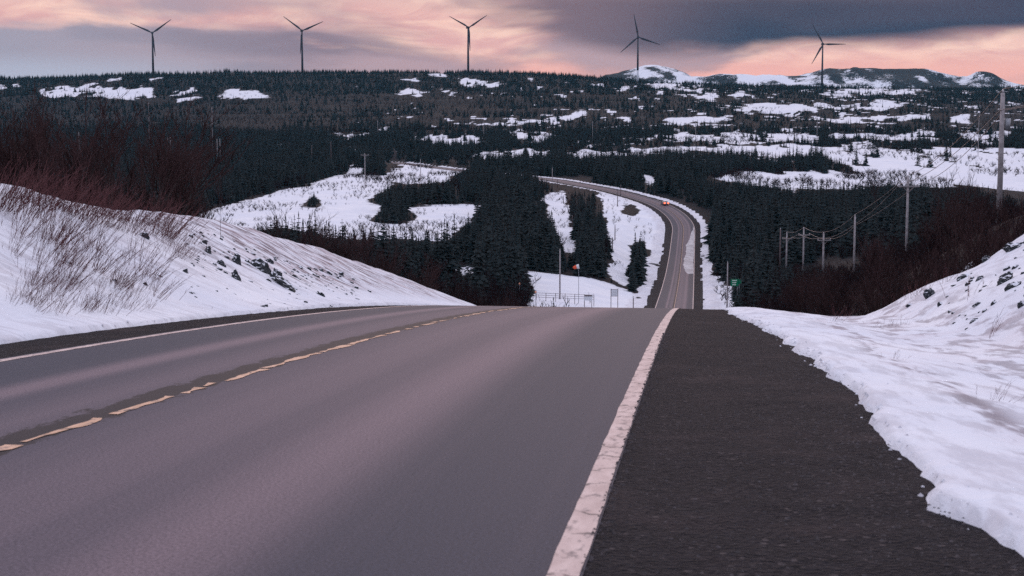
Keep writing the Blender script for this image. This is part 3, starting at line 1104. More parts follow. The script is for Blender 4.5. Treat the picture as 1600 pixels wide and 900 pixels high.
def spruce_parts(h, R, seed, levels=17, per=8):
    r = random.Random(seed)
    tr = MB()
    tr.tube([(0, 0, -0.3), (0, 0, h * 0.5), (0, 0, h * 0.97)], [0.016 * h, 0.010 * h, 0.002 * h], 6)
    cr = MB()
    for i in range(levels):
        t = i / (levels - 1)
        z = h * (0.06 + 0.92 * t)
        rad = R * ((1 - t) ** 0.85) * r.uniform(0.72, 1.12) + 0.03 * h * 0.3
        n = max(4, int(per * (1 - 0.45 * t)))
        ph = r.uniform(0, 6.28)
        for k in range(n):
            a = ph + 6.283 * k / n + r.uniform(-0.3, 0.3)
            q = rad * r.uniform(0.65, 1.15)
            dz = -0.28 * q + r.uniform(-0.03, 0.03) * h
            if t > 0.85:
                dz = 0.2 * q
            tri_branch(cr, (0, 0, z), (q * math.cos(a), q * math.sin(a), z + dz), 0.30 * q + 0.02 * h * 0.4, 0.04 * q, 0)
    tri_branch(cr, (0, 0, h * 0.90), (0.01, 0, h * 1.03), 0.012 * h, 0, 0)
    return tr, cr


def twig_ribbon(mb, pts, w0, w1, mi=0):
    """thin three-sided twig"""
    n = len(pts)
    for i in range(n - 1):
        a, b = Vector(pts[i]), Vector(pts[i + 1])
        wa = w0 + (w1 - w0) * i / (n - 1)
        wb = w0 + (w1 - w0) * (i + 1) / (n - 1)
        d = (b - a).normalized()
        u = d.orthogonal().normalized()
        v = d.cross(u)
        ra = [a + u * wa, a - u * wa * 0.5 + v * wa * 0.87, a - u * wa * 0.5 - v * wa * 0.87]
        rb = [b + u * wb, b - u * wb * 0.5 + v * wb * 0.87, b - u * wb * 0.5 - v * wb * 0.87]
        mb.add(ra + rb, [(0, 1, 4, 3), (1, 2, 5, 4), (2, 0, 3, 5)], mi)


def bare_parts(h, seed, thick=1.0, spread=0.55, stems=3, lean=(0.0, 0.0)):
    r = random.Random(seed)
    tr, cr = MB(), MB()

    def grow(mb, p, d, ln, w, depth):
        pts = [p]
        q = p.copy()
        dd = d.copy()
        seg = 3
        for i in range(seg):
            dd = (dd + Vector((r.uniform(-.18, .18), r.uniform(-.18, .18), r.uniform(-.02, .14)))).normalized()
            q = q + dd * ln / seg
            pts.append(q.copy())
        twig_ribbon(mb, pts, w, w * 0.5)
        if depth <= 0:
            return
        for i in range(r.choice([4, 5, 5])):
            t = r.uniform(0.3, 1.0)
            j = min(int(t * seg), seg - 1)
            b = Vector(pts[j]).lerp(Vector(pts[j + 1]), t * seg - j)
            nd = (dd + Vector((r.uniform(-1, 1), r.uniform(-1, 1), r.uniform(-0.15, 0.7))) * 0.8).normalized()
            grow(cr, b, nd, ln * r.uniform(0.42, 0.66), w * 0.55, depth - 1)

    for k in range(stems):
        a = r.uniform(0, 6.28)
        sp = spread * r.uniform(0.2, 1.0)
        d = Vector((math.cos(a) * sp + lean[0], math.sin(a) * sp + lean[1], 1)).normalized()
        grow(tr, Vector((r.uniform(-.1, .1) * h * 0.2, r.uniform(-.1, .1) * h * 0.2, -0.15)), d, h * r.uniform(0.45, 0.62), 0.010 * h * thick, 3)
    return tr, cr


def twig_shrub(h, seed, n, lean, w=0.006):
    """a sheaf of thin shoots from one root, combed by the wind"""
    r = random.Random(seed)
    st, tw = MB(), MB()
    for k in range(n):
        a = r.uniform(0, 6.28)
        rr = abs(r.gauss(0, 0.30)) * h
        p = Vector((math.cos(a) * rr, math.sin(a) * rr, -0.05 - 0.1 * rr))
        d = Vector((math.cos(a) * r.uniform(0.1, 0.7) + lean[0], math.sin(a) * r.uniform(0.1, 0.7) + lean[1], r.uniform(0.7, 1.2))).normalized()
        L = h * r.uniform(0.5, 1.1)
        pts = [p]
        q = p.copy()
        for i in range(3):
            d = (d + Vector((lean[0] * 0.15 + r.uniform(-.12, .12), lean[1] * 0.15 + r.uniform(-.12, .12), r.uniform(-.05, .10)))).normalized()
            q = q + d * L / 3
            pts.append(q.copy())
        twig_ribbon(st, pts, w, w * 0.35)
        for m in range(r.choice([2, 3, 4])):
            t = r.uniform(0.35, 0.95)
            j = min(int(t * 3), 2)
            b = Vector(pts[j]).lerp(Vector(pts[j + 1]), t * 3 - j)
            dd = (d + Vector((r.uniform(-1, 1), r.uniform(-1, 1), r.uniform(0, .6))) * 0.55).normalized()
            e = b + dd * L * r.uniform(0.15, 0.38)
            twig_ribbon(tw, [b, b.lerp(e, 0.5) + Vector((0, 0, 0.01)), e], w * 0.55, w * 0.25)
    return st, tw


def join_mb(a, b):
    m = MB()
    m.add(a.v, a.f, 0)
    m.add(b.v, b.f, 1)
    return m


SPR = []
for i in range(5):
    h = 8.0
    SPR.append(spruce_parts(h, [1.55, 1.9, 1.3, 2.2, 1.7][i], 100 + i, [17, 18, 19, 16, 15][i], [8, 9, 8, 9, 8][i]))
SPR_T = [a.mesh('trunk', M_BARK) for a, b in SPR]
SPR_C = [b.mesh('crown', M_SPRUCE) for a, b in SPR]
SPR_J = [join_mb(a, b).mesh('spruce', [M_BARK, M_SPRUCE]) for a, b in SPR]
BAR = [bare_parts(5.0, 200 + i, 1.0, [0.6, 0.45, 0.7, 0.5, 0.35][i], [3, 2, 4, 3, 1][i]) for i in range(5)]
BAR_T = [a.mesh('trunk', M_BARK) for a, b in BAR]
BAR_C = [b.mesh('branches', M_TWIG) for a, b in BAR]
# for the far wood: the same trees with fewer, thicker shoots
BFAR = [bare_parts(5.0, 300 + i, 2.6, 0.55, 2) for i in range(4)]


def thin_join(a, b, keep, seed):
    r = random.Random(seed)
    m = MB()
    m.add(a.v, a.f, 0)
    # each shoot is three segments of three faces
    nf = len(b.f) // 9
    sel = [k for k in range(nf) if r.random() < keep]
    for k in sel:
        fs = b.f[k * 9:(k + 1) * 9]
        ids = sorted({i for f in fs for i in f})
        mp = {i: j for j, i in enumerate(ids)}
        m.add([b.v[i] for i in ids], [tuple(mp[i] for i in f) for f in fs], 1)
    return m


BAR_J = [thin_join(a, b, 0.35, i).mesh('bare_tree', [M_SCRUB, M_SCRUB]) for i, (a, b) in enumerate(BFAR)]

# ------------------------------------------------------------------ where trees stand
LIM_PX = [0, 120, 250, 330, 420, 480, 560, 600, 650, 700, 760, 830, 868, 880, 905, 950, 1000, 1090, 1200, 1300, 1400, 1500, 1600]
LIM_V = [158, 150, 168, 200, 216, 258, 268, 292, 285, 270, 256, 262, 300, 305, 302, 308, 318, 284, 280, 285, 280, 290, 318]


def scatter(d0, d1, spacing, pxa=-120, pxb=1720):
    area = 0.5 * (d1 * d1 - d0 * d0) * (pxb - pxa) / F
    n = int(area / (spacing * spacing))
    d = np.sqrt(rng.uniform(d0 * d0, d1 * d1, n))
    px = rng.uniform(pxa, pxb, n)
    return (px - 800) / F * d, d


def place(x, y, h, limit=None):
    """heights after shrinking trees whose crown would stand before open snow; 0 = no tree"""
    z = ground_z(x, y, False)
    s, lat = to_road(x, y)
    ok = np.abs(lat) > np.where(s < 130, 10.5, np.where(s < 620, 9.0, np.where(s < 1250, 8.5, 0.0)))
    px, py = project(x, y, z)
    ok &= ~open_snow(px, py, x, y)
    out = np.zeros_like(h)
    todo = ok.copy()
    jit = rng.uniform(-9, 5, len(h))
    for f in (1.0, 0.7, 0.45, 0.28, 0.16):
        hh = h * f
        good = todo.copy()
        for q in (0.35, 0.62, 0.92):
            ax, ay = project(x, y, z + hh * q)
            if q < np.where(y.mean() > 800, 0.5, 0.9):
                good &= ~open_snow(ax, ay, x, y)
            if q > 0.9:
                good &= ((py < np.interp(px, [600, 740], [251, 261])) & (px > 600) & (px < 740)) | (y > np.where((px > 600) & (px < 740), 1010, np.where((px > 930) & (px < 1100), 600, 760))) | (ay > np.interp(ax, LIM_PX, LIM_V) + jit)
                good &= ~((y < 352) & (ax > 1203) & (ax < 1352) & (ay < 410))
                good &= ~((y < 192) & (ax > 1395) & (ax < 1440) & (ay < 380))
                good &= ~((y > 420) & (ax > 930) & (ax < 1115) & (ay < 330) & (ay > 288) & (y < 640) & (lat < 14))
        out = np.where(good, hh, out)
        todo &= ~good
    return z, out, px, py


pts_x, pts_y, pts_z, pts_h, pts_k = [], [], [], [], []
for d0, d1, sp in ((34, 160, 2.1), (160, 450, 2.7), (450, 900, 3.4), (900, 1600, 5.0), (1600, 3400, 7.4)):
    x, y = scatter(d0, d1, sp)
    s, lat = to_road(x, y)
    pxs = 800 + F * x / y
    nb = fbm(x / 70, y / 110, 123, 3)
    pb = np.full(len(x), 0.22)
    pb = np.where((y > 1500) & (y < 2350), 0.68, pb)
    pb = np.where((pxs > 1080) & (y < 460), 0.52, pb)
    pb = np.where((pxs > 1080) & (y < 260), 0.72, pb)
    pb = np.where((pxs < 480) & (y < 900), 0.55, pb)
    pb = np.where((pxs > 1330) & (y < 420), 0.78, pb)
    pb = np.where((pxs < 420) & (y < 330), 0.88, pb)
    pb = np.where((y < 160), 0.97, pb)
    pb = np.where((pxs > 560) & (pxs < 860) & (y < 300), 0.8, pb)
    bare = (rng.uniform(0, 1, len(x)) + nb * 0.9) < pb
    h = np.where(bare, rng.uniform(2.6, 5.4, len(x)), 3.2 + 9.0 * rng.uniform(0, 1, len(x)) ** 1.4)
    tall = fbm(x / 45, y / 45, 131, 2)
    h *= 1 + 0.35 * tall
    near_l = (y < 160)
    h = np.where(near_l, np.where(pxs < 330, rng.uniform(3.6, 6.6, len(x)), rng.uniform(2.0, 4.2, len(x))), h)
    h = np.where(y > 1600, h * 0.80, h)
    z, hh, px, py = place(x, y, h)
    keep = hh > 0.45
    keep &= ~((y < 130) & (pxs > 292) & (pxs < 420) & (hh > 1.6))
    keep &= ~((s < 44) & (lat > 0) & (lat < 17) & (y < 60))
    keep &= ~((lat > -11.0) & (lat < 0) & (s < 115))
    keep &= ~((s < 300) & (np.abs(lat) < 10))
    pts_x.append(x[keep]); pts_y.append(y[keep]); pts_z.append(z[keep]); pts_h.append(hh[keep]); pts_k.append(bare[keep])
PX_, PY_, PZ_, PH_, PB_ = [np.concatenate(a) for a in (pts_x, pts_y, pts_z, pts_h, pts_k)]
tpx, tpy = project(PX_, PY_, PZ_)
_, ttop = project(PX_, PY_, PZ_ + PH_)
in_view = (tpx > -40) & (tpx < 1640)
# hidden behind the brow of the road or the banks: not worth an object of its own
brow = np.interp(tpx, [0, 200, 340, 500, 600, 710, 760, 1030, 1150, 1290, 1450, 1600], [300, 335, 360, 415, 440, 478, 481, 481, 489, 505, 455, 360])
shown = in_view & (ttop < brow - 6)
size = PH_ / PY_
order = np.argsort(-size)
N_IND = 290
ind_s = [i for i in order if shown[i] and not PB_[i]][:N_IND]
ind_b = [i for i in order if shown[i] and PB_[i]][:N_IND]
used = np.zeros(len(PX_), bool)
used[ind_s] = True
used[ind_b] = True


def stand_spruce(px, py, d):
    if px < 200:
        return "dark spruce deep in the wood behind the far left crest"
    if px < 430:
        return "dark spruce in the valley wood left of the open snow field"
    if px < 560 and py > 330:
        return "dark spruce in the row between the left bank and the snow field"
    if px < 700 and py > 330:
        return "dark spruce in the row where the left bank tapers off"
    if px < 780:
        return "dark spruce at the snow field side of the dense stand"
    if px < 868:
        return "dark spruce in the dense stand beside the narrow snowy strip"
    if px < 1000:
        return "dark spruce in the clump between the two snowy slopes left of the bend"
    if px < 1160:
        return "dark spruce along the forest edge right of the straight far road"
    if px < 1215:
        return "dark spruce between the green signs and the group of poles"
    if px < 1300:
        return "dark spruce behind the group of poles right of the road"
    if px < 1420:
        return "dark spruce left of the crossarm pole at the right"
    return "dark spruce among bare trees beyond the right snow bank"


def stand_bare(px, py, d):
    if px < 60 and d < 160:
        return "leafless brown tree left of the tallest sapling on the left crest"
    if px < 190 and d < 160:
        return "leafless brown tree between the two tall saplings behind the left crest"
    if px < 345 and d < 160:
        return "leafless brown tree behind the crest above the reddish shrubs"
    if px < 500:
        return "leafless brown tree behind the stony slope of the left bank"
    if px < 640:
        return "low leafless brown tree behind the tapering left bank"
    if px < 760:
        return "low leafless brown tree in the hollow where the left bank ends"
    if px < 860:
        return "leafless brown tree at the left foot of the snowy mound"
    if px < 1060:
        return "leafless brown tree beside the sign on the snowy mound"
    if px < 1215:
        return "leafless brown tree near the green signs right of the road"
    if px < 1300:
        return "leafless brown tree below the group of poles"
    if px < 1430:
        return "leafless brown tree between the pole group and the crossarm pole"
    if px < 1560:
        return "leafless brown tree between the crossarm pole and the tallest pole"
    return "leafless brown tree at the foot of the tallest right pole"


def set_tree(i, name, cat, lab, grp, Tm, Cm, crown_name, href, seed_i):
    k = seed_i % len(Tm)
    r = thing(name, lab, cat, (float(PX_[i]), float(PY_[i]), float(PZ_[i])), random.uniform(0, 6.28), grp)
    sc = float(PH_[i]) / href
    w = sc * random.uniform(0.85, 1.15)
    r.scale = (w, w, sc)
    link('trunk', Tm[k], r)
    link(crown_name, Cm[k], r)


for n, i in enumerate(ind_s):
    lab = stand_spruce(tpx[i], tpy[i], PY_[i])
    set_tree(i, 'spruce_tree', 'spruce', lab, lab.replace('dark spruce', 'spruces'), SPR_T, SPR_C, 'crown', 8.0, n)
for n, i in enumerate(ind_b):
    lab = stand_bare(tpx[i], tpy[i], PY_[i])
    set_tree(i, 'bare_tree', 'bare tree', lab, lab.replace(' tree ', ' trees ', 1), BAR_T, BAR_C, 'branches', 5.0, n)

# a few singled out against the snow on the right
for (px, py, D, h, k, lab) in ((1468, 300, 230, 6.5, 2, "reddish leafless tree with spreading crown against the right snow field"),
                               (1372, 292, 420, 8.5, 4, "thin dead tree with crooked trunk against the right snow field"),
                               (1486, 300, 240, 5.0, 0, "small reddish leafless tree beside the tall utility pole")):
    x = xfac(px, py) * D
    z = float(ground_z(np.array([x]), np.array([float(D)]), False)[0])
    top = slope_of(py) * D + h * 0.8
    r = thing('bare_tree', lab, 'bare tree', (x, D, z), 1.0)
    sc = (top - z) / 5.0
    r.scale = (sc * 0.8, sc * 0.8, sc)
    link('trunk', BAR_T[k], r)
    link('branches', BAR_C[k], r)


# the rest of the wood: past what one could count
def wood(name, label, cat, meshes, sel, href, girth=1.0):
    idx = np.nonzero(sel & ~used)[0]
    me = bpy.data.meshes.new(name + '_points')
    me.vertices.add(len(idx))
    co = np.stack([PX_[idx], PY_[idx], PZ_[idx]], 1).astype(np.float32)
    me.vertices.foreach_set('co', co.ravel())
    for nm, ty, vals in (('size', 'FLOAT', (PH_[idx] / href).astype(np.float32)), ('turn', 'FLOAT', rng.uniform(0, 6.28, len(idx)).astype(np.float32)),
                         ('wide', 'FLOAT', (girth * rng.uniform(0.7, 1.35, len(idx))).astype(np.float32)), ('which', 'INT', rng.integers(0, len(meshes), len(idx)).astype(np.int32))):
        a = me.attributes.new(nm, ty, 'POINT')
        a.data.foreach_set('value', vals)
    ob = link(name, me)
    tag(ob, label, cat, kind='stuff')
    ng = bpy.data.node_groups.new(name + '_nodes', 'GeometryNodeTree')
    ng.interface.new_socket('Geometry', in_out='INPUT', socket_type='NodeSocketGeometry')
    ng.interface.new_socket('Geometry', in_out='OUTPUT', socket_type='NodeSocketGeometry')
    N = ng.nodes
    gi, go = N.new('NodeGroupInput'), N.new('NodeGroupOutput')
    iop = N.new('GeometryNodeInstanceOnPoints')
    jn = N.new('GeometryNodeJoinGeometry')
    for m in reversed(meshes):
        po = bpy.data.objects.new(name + '_pattern', m)      # not linked to the scene, only drawn on by the nodes
        oi = N.new('GeometryNodeObjectInfo')
        oi.inputs['Object'].default_value = po
        oi.inputs['As Instance'].default_value = True
        ng.links.new(oi.outputs['Geometry'], jn.inputs[0])

    def attr(nm, ty):
        a = N.new('GeometryNodeInputNamedAttribute')
        a.data_type = ty
        a.inputs['Name'].default_value = nm
        return a.outputs['Attribute']

    ng.links.new(gi.outputs[0], iop.inputs['Points'])
    ng.links.new(jn.outputs[0], iop.inputs['Instance'])
    iop.inputs['Pick Instance'].default_value = True
    ng.links.new(attr('which', 'INT'), iop.inputs['Instance Index'])
    cx = N.new('ShaderNodeCombineXYZ')
    ng.links.new(attr('turn', 'FLOAT'), cx.inputs[2])
    er = N.new('FunctionNodeEulerToRotation')
    ng.links.new(cx.outputs[0], er.inputs[0])
    ng.links.new(er.outputs[0], iop.inputs['Rotation'])
    sz, wd = attr('size', 'FLOAT'), attr('wide', 'FLOAT')
    mu = N.new('ShaderNodeMath'); mu.operation = 'MULTIPLY'
    ng.links.new(sz, mu.inputs[0]); ng.links.new(wd, mu.inputs[1])
    cs = N.new('ShaderNodeCombineXYZ')
    ng.links.new(mu.outputs[0], cs.inputs[0]); ng.links.new(mu.outputs[0], cs.inputs[1]); ng.links.new(sz, cs.inputs[2])
    ng.links.new(cs.outputs[0], iop.inputs['Scale'])
    ng.links.new(iop.outputs[0], go.inputs[0])
    md = ob.modifiers.new('wood', 'NODES')
    md.node_group = ng
    return len(idx)


n1 = wood('spruce_forest', 'dark spruce forest covering the valley floor and the ridge', 'forest', SPR_J, ~PB_, 8.0)
n2 = wood('bare_woodland', 'brown leafless woodland between the spruces in the valley', 'woodland', BAR_J, PB_, 5.0)
# low bushes dotted over the open snow
bx, by, bz, bh = [], [], [], []
for d0, d1, sp in ((260, 480, 1.9), (480, 900, 2.8), (900, 1700, 5.0), (1700, 3300, 8.0)):
    x, y = scatter(d0, d1, sp)
    z = ground_z(x, y, False)
    qx, qy = project(x, y, z)
    s_, l_ = to_road(x, y)
    ok = open_snow(qx, qy, x, y) & ((np.abs(l_) > 8.5) | (s_ > 1250))
    den = fbm(x / 26, y / 60, 151, 4) + 0.25 * fbm(x / 6, y / 12, 152, 2)
    ok &= (den > np.where((qx > 800) & (qx < 1010) & (qy > 418), 0.9, np.where(y > 700, 0.04, -0.06))) & (rng.uniform(0, 1, len(x)) < 0.5)
    h = np.where(y < 700, rng.uniform(0.18, 0.6, len(x)), rng.uniform(0.25, 0.8, len(x))) * (1 + np.maximum(den, 0)) * np.where(y > 700, 1.6, 1.0)
    bx.append(x[ok]); by.append(y[ok]); bz.append(z[ok]); bh.append(h[ok])
o0 = len(PX_)
PX_, PY_, PZ_, PH_ = [np.concatenate([a] + b) for a, b in ((PX_, bx), (PY_, by), (PZ_, bz), (PH_, bh))]
PB_ = np.concatenate([PB_, np.zeros(len(PX_) - o0, bool)])
used = np.concatenate([used, np.zeros(len(PX_) - o0, bool)])
is_bush = np.arange(len(PX_)) >= o0
n3 = wood('heath_bushes', 'low dark bushes dotted over the open snow fields', 'bushes', BAR_J[:3], is_bush, 2.2, 1.9)
print('trees', n3, len(ind_s), len(ind_b), n1, n2)

# ------------------------------------------------------------------ shrubs on the banks
SH = [twig_shrub(1.0, 400 + i, [15, 20, 12, 18][i], [(0.30, 0.12), (0.45, 0.05), (0.22, 0.2), (0.5, 0.0)][i], 0.006) for i in range(4)]
SH_S = [a.mesh('stems', M_REDTWIG) for a, b in SH]
SH_T = [b.mesh('twigs', M_REDTWIG) for a, b in SH]


def shrub(px, py, h, lab, grp, k, name='bare_shrub'):
    x, y, z = ground_hit(px, py)
    r = thing(name, lab, 'shrub', (x, y, z), random.uniform(-0.9, 0.9), grp)
    w = h * random.uniform(0.9, 1.3)
    r.scale = (w, w, h)
    link('stems', SH_S[k % 4], r)
    link('twigs', SH_T[k % 4], r)


def bank_crest(px):
    return float(np.interp(px, [0, 100, 200, 270, 340, 500, 600, 710], [303, 318, 338, 350, 362, 417, 442, 478]))


kk = 0
for i in range(46):
    px = -20 + i * 6.3 + random.uniform(-4, 4)
    py = bank_crest(px) + random.uniform(3, 26)
    shrub(px, py, random.uniform(0.45, 0.95), "bare red twigged shrub along the crest of the left snow bank", "shrubs along the left bank crest", kk)
    kk += 1
for i in range(28):
    t = random.random()
    px = 5 + 225 * t + random.gauss(0, 22)
    py = 388 + 42 * t + random.gauss(0, 24)
    shrub(px, py, random.uniform(0.35, 0.85), "sparse bare shrub half way up the left snow bank", "shrubs half way up the left bank", kk)
    kk += 1
for i in range(48):
    px = -10 + 255 * random.random()
    py = 452 + random.uniform(-10, 42) - 0.03 * px
    shrub(px, py, random.uniform(0.22, 0.42), "low bare shrub near the foot of the left snow bank", "shrubs at the foot of the left bank", kk)
    kk += 1
for i in range(12):
    px = 255 + 45 * random.random()
    shrub(px, 380 + random.uniform(-12, 25), random.uniform(0.3, 0.55), "bare shrub below the crest near the stony slope", "shrubs by the stony slope", kk)
    kk += 1
shrub(62, 440, 0.62, "dense dark bare shrub low on the left snow bank", None, 1)
shrub(252, 368, 0.95, "thick reddish bare shrub beside the large stone near the left crest", None, 1)
shrub(1550, 528, 0.46, "dark bare shrub on the lower right snow bank", None, 0)
shrub(1520, 462, 0.40, "small bare shrub among the stones of the right bank", None, 2)
for (px, py, h) in ((1310, 497, 0.35), (1330, 488, 0.42), (1300, 503, 0.30), (1345, 482, 0.36), (1405, 476, 0.30), (1425, 466, 0.42), (1440, 460, 0.40), (1480, 440, 0.35), (1380, 478, 0.32)):
    shrub(px, py, h, "low reddish shrub along the far edge of the right snow bank", "shrubs along the right bank edge", kk)
    kk += 1
for (px, py, h) in ((1390, 512, 0.22), (1410, 508, 0.2), (1368, 514, 0.18), (1552, 630, 0.2), (1395, 565, 0.15)):
    shrub(px, py, h, "thin dry stalks standing in the snow of the right verge", "dry stalks on the right verge", 2)

# saplings rising from the left crest
for (px, py, h) in ((62, 330, 2.2), (190, 345, 1.8), (345, 372, 1.7), (152, 345, 1.0)):
    x, y, z = ground_hit(px, py)
    r = thing('sapling', {62: "tall thin bare sapling on the far left crest", 190: "bare sapling on the left crest above the shrub band",
                          345: "bare sapling at the crest where stones begin", 152: "short bare sapling between two taller ones on the left crest"}[px], 'sapling', (x, y, z), px)
    sc = h / 5
    r.scale = (sc * 0.45, sc * 0.45, sc)
    link('trunk', BAR_T[4], r)
    link('branches', BAR_C[4], r)


# ------------------------------------------------------------------ stones in the banks
def stone_mesh(seed, flat=0.55, fine=1):
    r = random.Random(seed)
    import bmesh
    bm = bmesh.new()
    bmesh.ops.create_icosphere(bm, subdivisions=fine, radius=0.5)
    # chop with random planes for broken faces
    for k in range(7):
        n = Vector((r.uniform(-1, 1), r.uniform(-1, 1), r.uniform(-0.6, 1))).normalized()
        d = r.uniform(0.22, 0.38)
        for v in bm.verts:
            q = v.co.dot(n) - d
            if q > 0:
                v.co -= n * q
    for v in bm.verts:
        v.co += Vector((r.uniform(-1, 1), r.uniform(-1, 1), r.uniform(-1, 1))) * 0.045
        v.co.z *= flat
    me = bpy.data.meshes.new('boulder')
    bm.to_mesh(me)
    bm.free()
    me.materials.append(M_ROCK)
    return me


STONES = [stone_mesh(i, [0.6, 0.75, 0.5, 0.85, 0.65, 0.7][i]) for i in range(6)]
BIG_STONES = [stone_mesh(20 + i, [0.55, 0.7, 0.6, 0.8][i], 3) for i in range(4)]


def stone(px, py, wpx, hpx, lab, grp, ang=0.0):
    x, y, z = ground_hit(px, py)
    w = wpx / F * y
    h = hpx / F * y
    o = link('boulder', random.choice(BIG_STONES if wpx > 9.5 else STONES), None, (x, y, z + (0.10 if wpx > 8 else 0.28) * h))
    o.scale = (w * 1.7, w * 1.3, h * 2.0)
    o.rotation_euler = (random.uniform(-0.2, 0.2), ang, random.uniform(-0.4, 0.4))
    tag(o, lab, 'boulder', grp)
    return o


big_left = [(225, 370, 11, 15, 0.4, "dark upright stone near the crest below the reddish shrubs"),
            (325, 395, 11, 12, 0.6, "rounded dark stone at the upper edge of the stony slope"),
            (346, 415, 10, 14, 0.2, "dark rounded stone beside the snow on the stony slope"),
            (370, 412, 18, 16, 0.7, "broad dark stone in the upper stony slope of the left bank"),
            (369, 437, 13, 18, 0.1, "largest dark upright stone on the left bank"),
            (412, 425, 28, 22, 0.8, "long dark ledge stone in the middle of the stony slope"),
            (434, 441, 28, 17, 0.8, "dark broken ledge below the long ledge stone"),
            (452, 453, 34, 14, 0.8, "low stony ledge running down the left bank"),
            (500, 463, 10, 10, 0.8, "isolated dark stone in clean snow near the far end of the left bank"),
            (533, 431, 9, 9, 0.6, "dark stone under the far crest of the left bank"),
            (577, 457, 5, 6, 0.3, "lone small stone near the tapering end of the left bank"),
            (289, 427, 9, 11, 0.5, "leftmost dark stone at mid height of the stony slope"),
            (250, 433, 9, 8, 0.4, "flat dark stone left of the stony slope"),
            (181, 442, 10, 6, 0.4, "small dark stone among twigs on the left bank"),
            (227, 447, 7, 8, 0.4, "small dark stone just above the low shrubs"),
            (107, 411, 10, 6, 0.6, "small slanting stone among twigs high on the far left bank"),
            (461, 434, 9, 9, 0.7, "dark stone right of the long ledge"), (420, 410, 10, 9, 0.6, "dark stone above the long ledge close to the crest")]
for px, py, w, h, a, lab in big_left:
    stone(px, py, w, h, lab, None, a)
for i in range(250):
    t = random.random()
    px = 292 + 270 * t ** 0.9
    cr_, ft = bank_crest(px) + 6, np.interp(px, [250, 400, 600], [500, 484, 476])
    py = cr_ + (ft - cr_) * random.random() ** 1.2
    w = random.uniform(2.8, 5.0) if i % 4 else random.uniform(4.5, 9.0)
    stone(px, py, w, w * random.uniform(0.45, 1.0), "small dark stone poking through the snow of the left bank", "small stones in the left bank", random.uniform(0.2, 0.9))
big_right = [(1583, 388, 22, 13, -0.5, "large dark slab high on the right snow bank"), (1570, 440, 22, 16, -0.7, "dark slanting stone in the middle of the right bank"),
             (1583, 449, 18, 14, -0.7, "dark curved stone beside the slanting one on the right bank"), (1508, 433, 16, 9, -0.4, "flat dark stone under the right bank silhouette"),
             (1515, 420, 24, 10, -0.5, "long dark ledge along the right bank silhouette"), (1455, 462, 14, 18, 0.1, "upright dark block at the end of the right bank"),
             (1421, 478, 9, 9, 0.1, "square dark block low on the right bank skyline"), (1540, 408, 10, 11, -0.6, "pointed dark stone near the right bank skyline"),
             (1573, 421, 9, 9, -0.5, "small dark stone left of a twin on the right bank"), (1584, 420, 9, 7, -0.5, "small flat twin stone on the right bank"),
             (1530, 437, 10, 7, -0.5, "small flat stone below the ledge on the right bank"), (1525, 478, 10, 9, -0.5, "dark stone on the lower slope of the right bank"),
             (1598, 478, 10, 13, -0.3, "dark stone at the lower right edge of the stony patch"), (1469, 477, 9, 8, -0.4, "dark stone right of the upright block"),
             (1553, 475, 9, 7, -0.5, "dark flat stone above the dark shrub"), (1538, 487, 7, 6, -0.4, "small stone just above the dark shrub"), (1522, 502, 10, 6, -0.4, "lowest dark stone on the right bank")]
for px, py, w, h, a, lab in big_right:
    stone(px, py, w, h, lab, None, a)
for i in range(45):
    px = random.uniform(1480, 1640)
    top = np.interp(px, [1450, 1600, 1660], [462, 372, 340])
    py = top + random.uniform(4, 95)
    w = random.uniform(2.5, 7.5)
    stone(px, py, w, w * random.uniform(0.45, 0.9), "small dark stone poking through the snow of the right bank", "small stones in the right bank", random.uniform(-0.8, -0.2))

# loose grit and pebbles along the gravel
cm = MB()
for i in range(380):
    right = i % 4 != 0
    s = random.uniform(5.5, 30) if right else random.uniform(15, 40)
    e = float(edge_right(np.array([s]))[0]) if right else float(edge_left(np.array([s]))[0])
    lat = e + (1 if right else -1) * random.gauss(0.06, 0.09)
    x, y = from_road(np.array([s]), np.array([lat]))
    z = max(float(road_z(y)[0]) - 0.01, float(ground_z(x, y)[0]) - 0.008)
    r = random.uniform(0.006, 0.032) * random.uniform(0.4, 1)
    vs = []
    for a in range(5):
        q = 1.2566 * a + random.uniform(-0.3, 0.3)
        vs.append((float(x[0]) + r * random.uniform(0.7, 1.2) * math.cos(q), float(y[0]) + r * random.uniform(0.7, 1.2) * math.sin(q), z))
    vs.append((float(x[0]), float(y[0]), z + r * random.uniform(0.5, 1.0)))
    cm.add(vs, [(k, (k + 1) % 5, 5) for k in range(5)])
cr_ob = link('snow_crumbs', cm.mesh('snow_crumbs', speckled('crumbled_snow', (0.45, 0.42, 0.45), (0.78, 0.76, 0.80), 9.0, 0.8, 0.1)))
tag(cr_ob, 'crumbs of broken snow along the edges of both shoulders', 'snow crumbs', kind='stuff')
gm = MB()
for i in range(2300):
    s = random.uniform(5.0, 26.0) if i % 3 else random.uniform(5, 12)
    lat = float(edge_right(np.array([s]))[0]) - abs(random.gauss(0, 0.40)) - 0.05 if i < 1300 else random.uniform(3.85, 5.3)
    if lat < 3.9:
        continue
    x, y = from_road(np.array([s]), np.array([lat]))
    z = float(road_z(y)[0]) - 0.006
    r = random.uniform(0.003, 0.012)
    a0 = random.uniform(0, 6.28)
    gm.add([(float(x[0]) + r * random.uniform(0.6, 1.3) * math.cos(a0 + a), float(y[0]) + r * random.uniform(0.6, 1.3) * math.sin(a0 + a), z) for a in (0.2, 1.5, 2.8, 4.0, 5.2)]
           + [(float(x[0]) + r * random.uniform(-0.4, 0.4), float(y[0]) + r * random.uniform(-0.4, 0.4), z + r * random.uniform(0.35, 0.8))],
           [(0, 1, 5), (1, 2, 5), (2, 3, 5), (3, 4, 5), (4, 0, 5)])
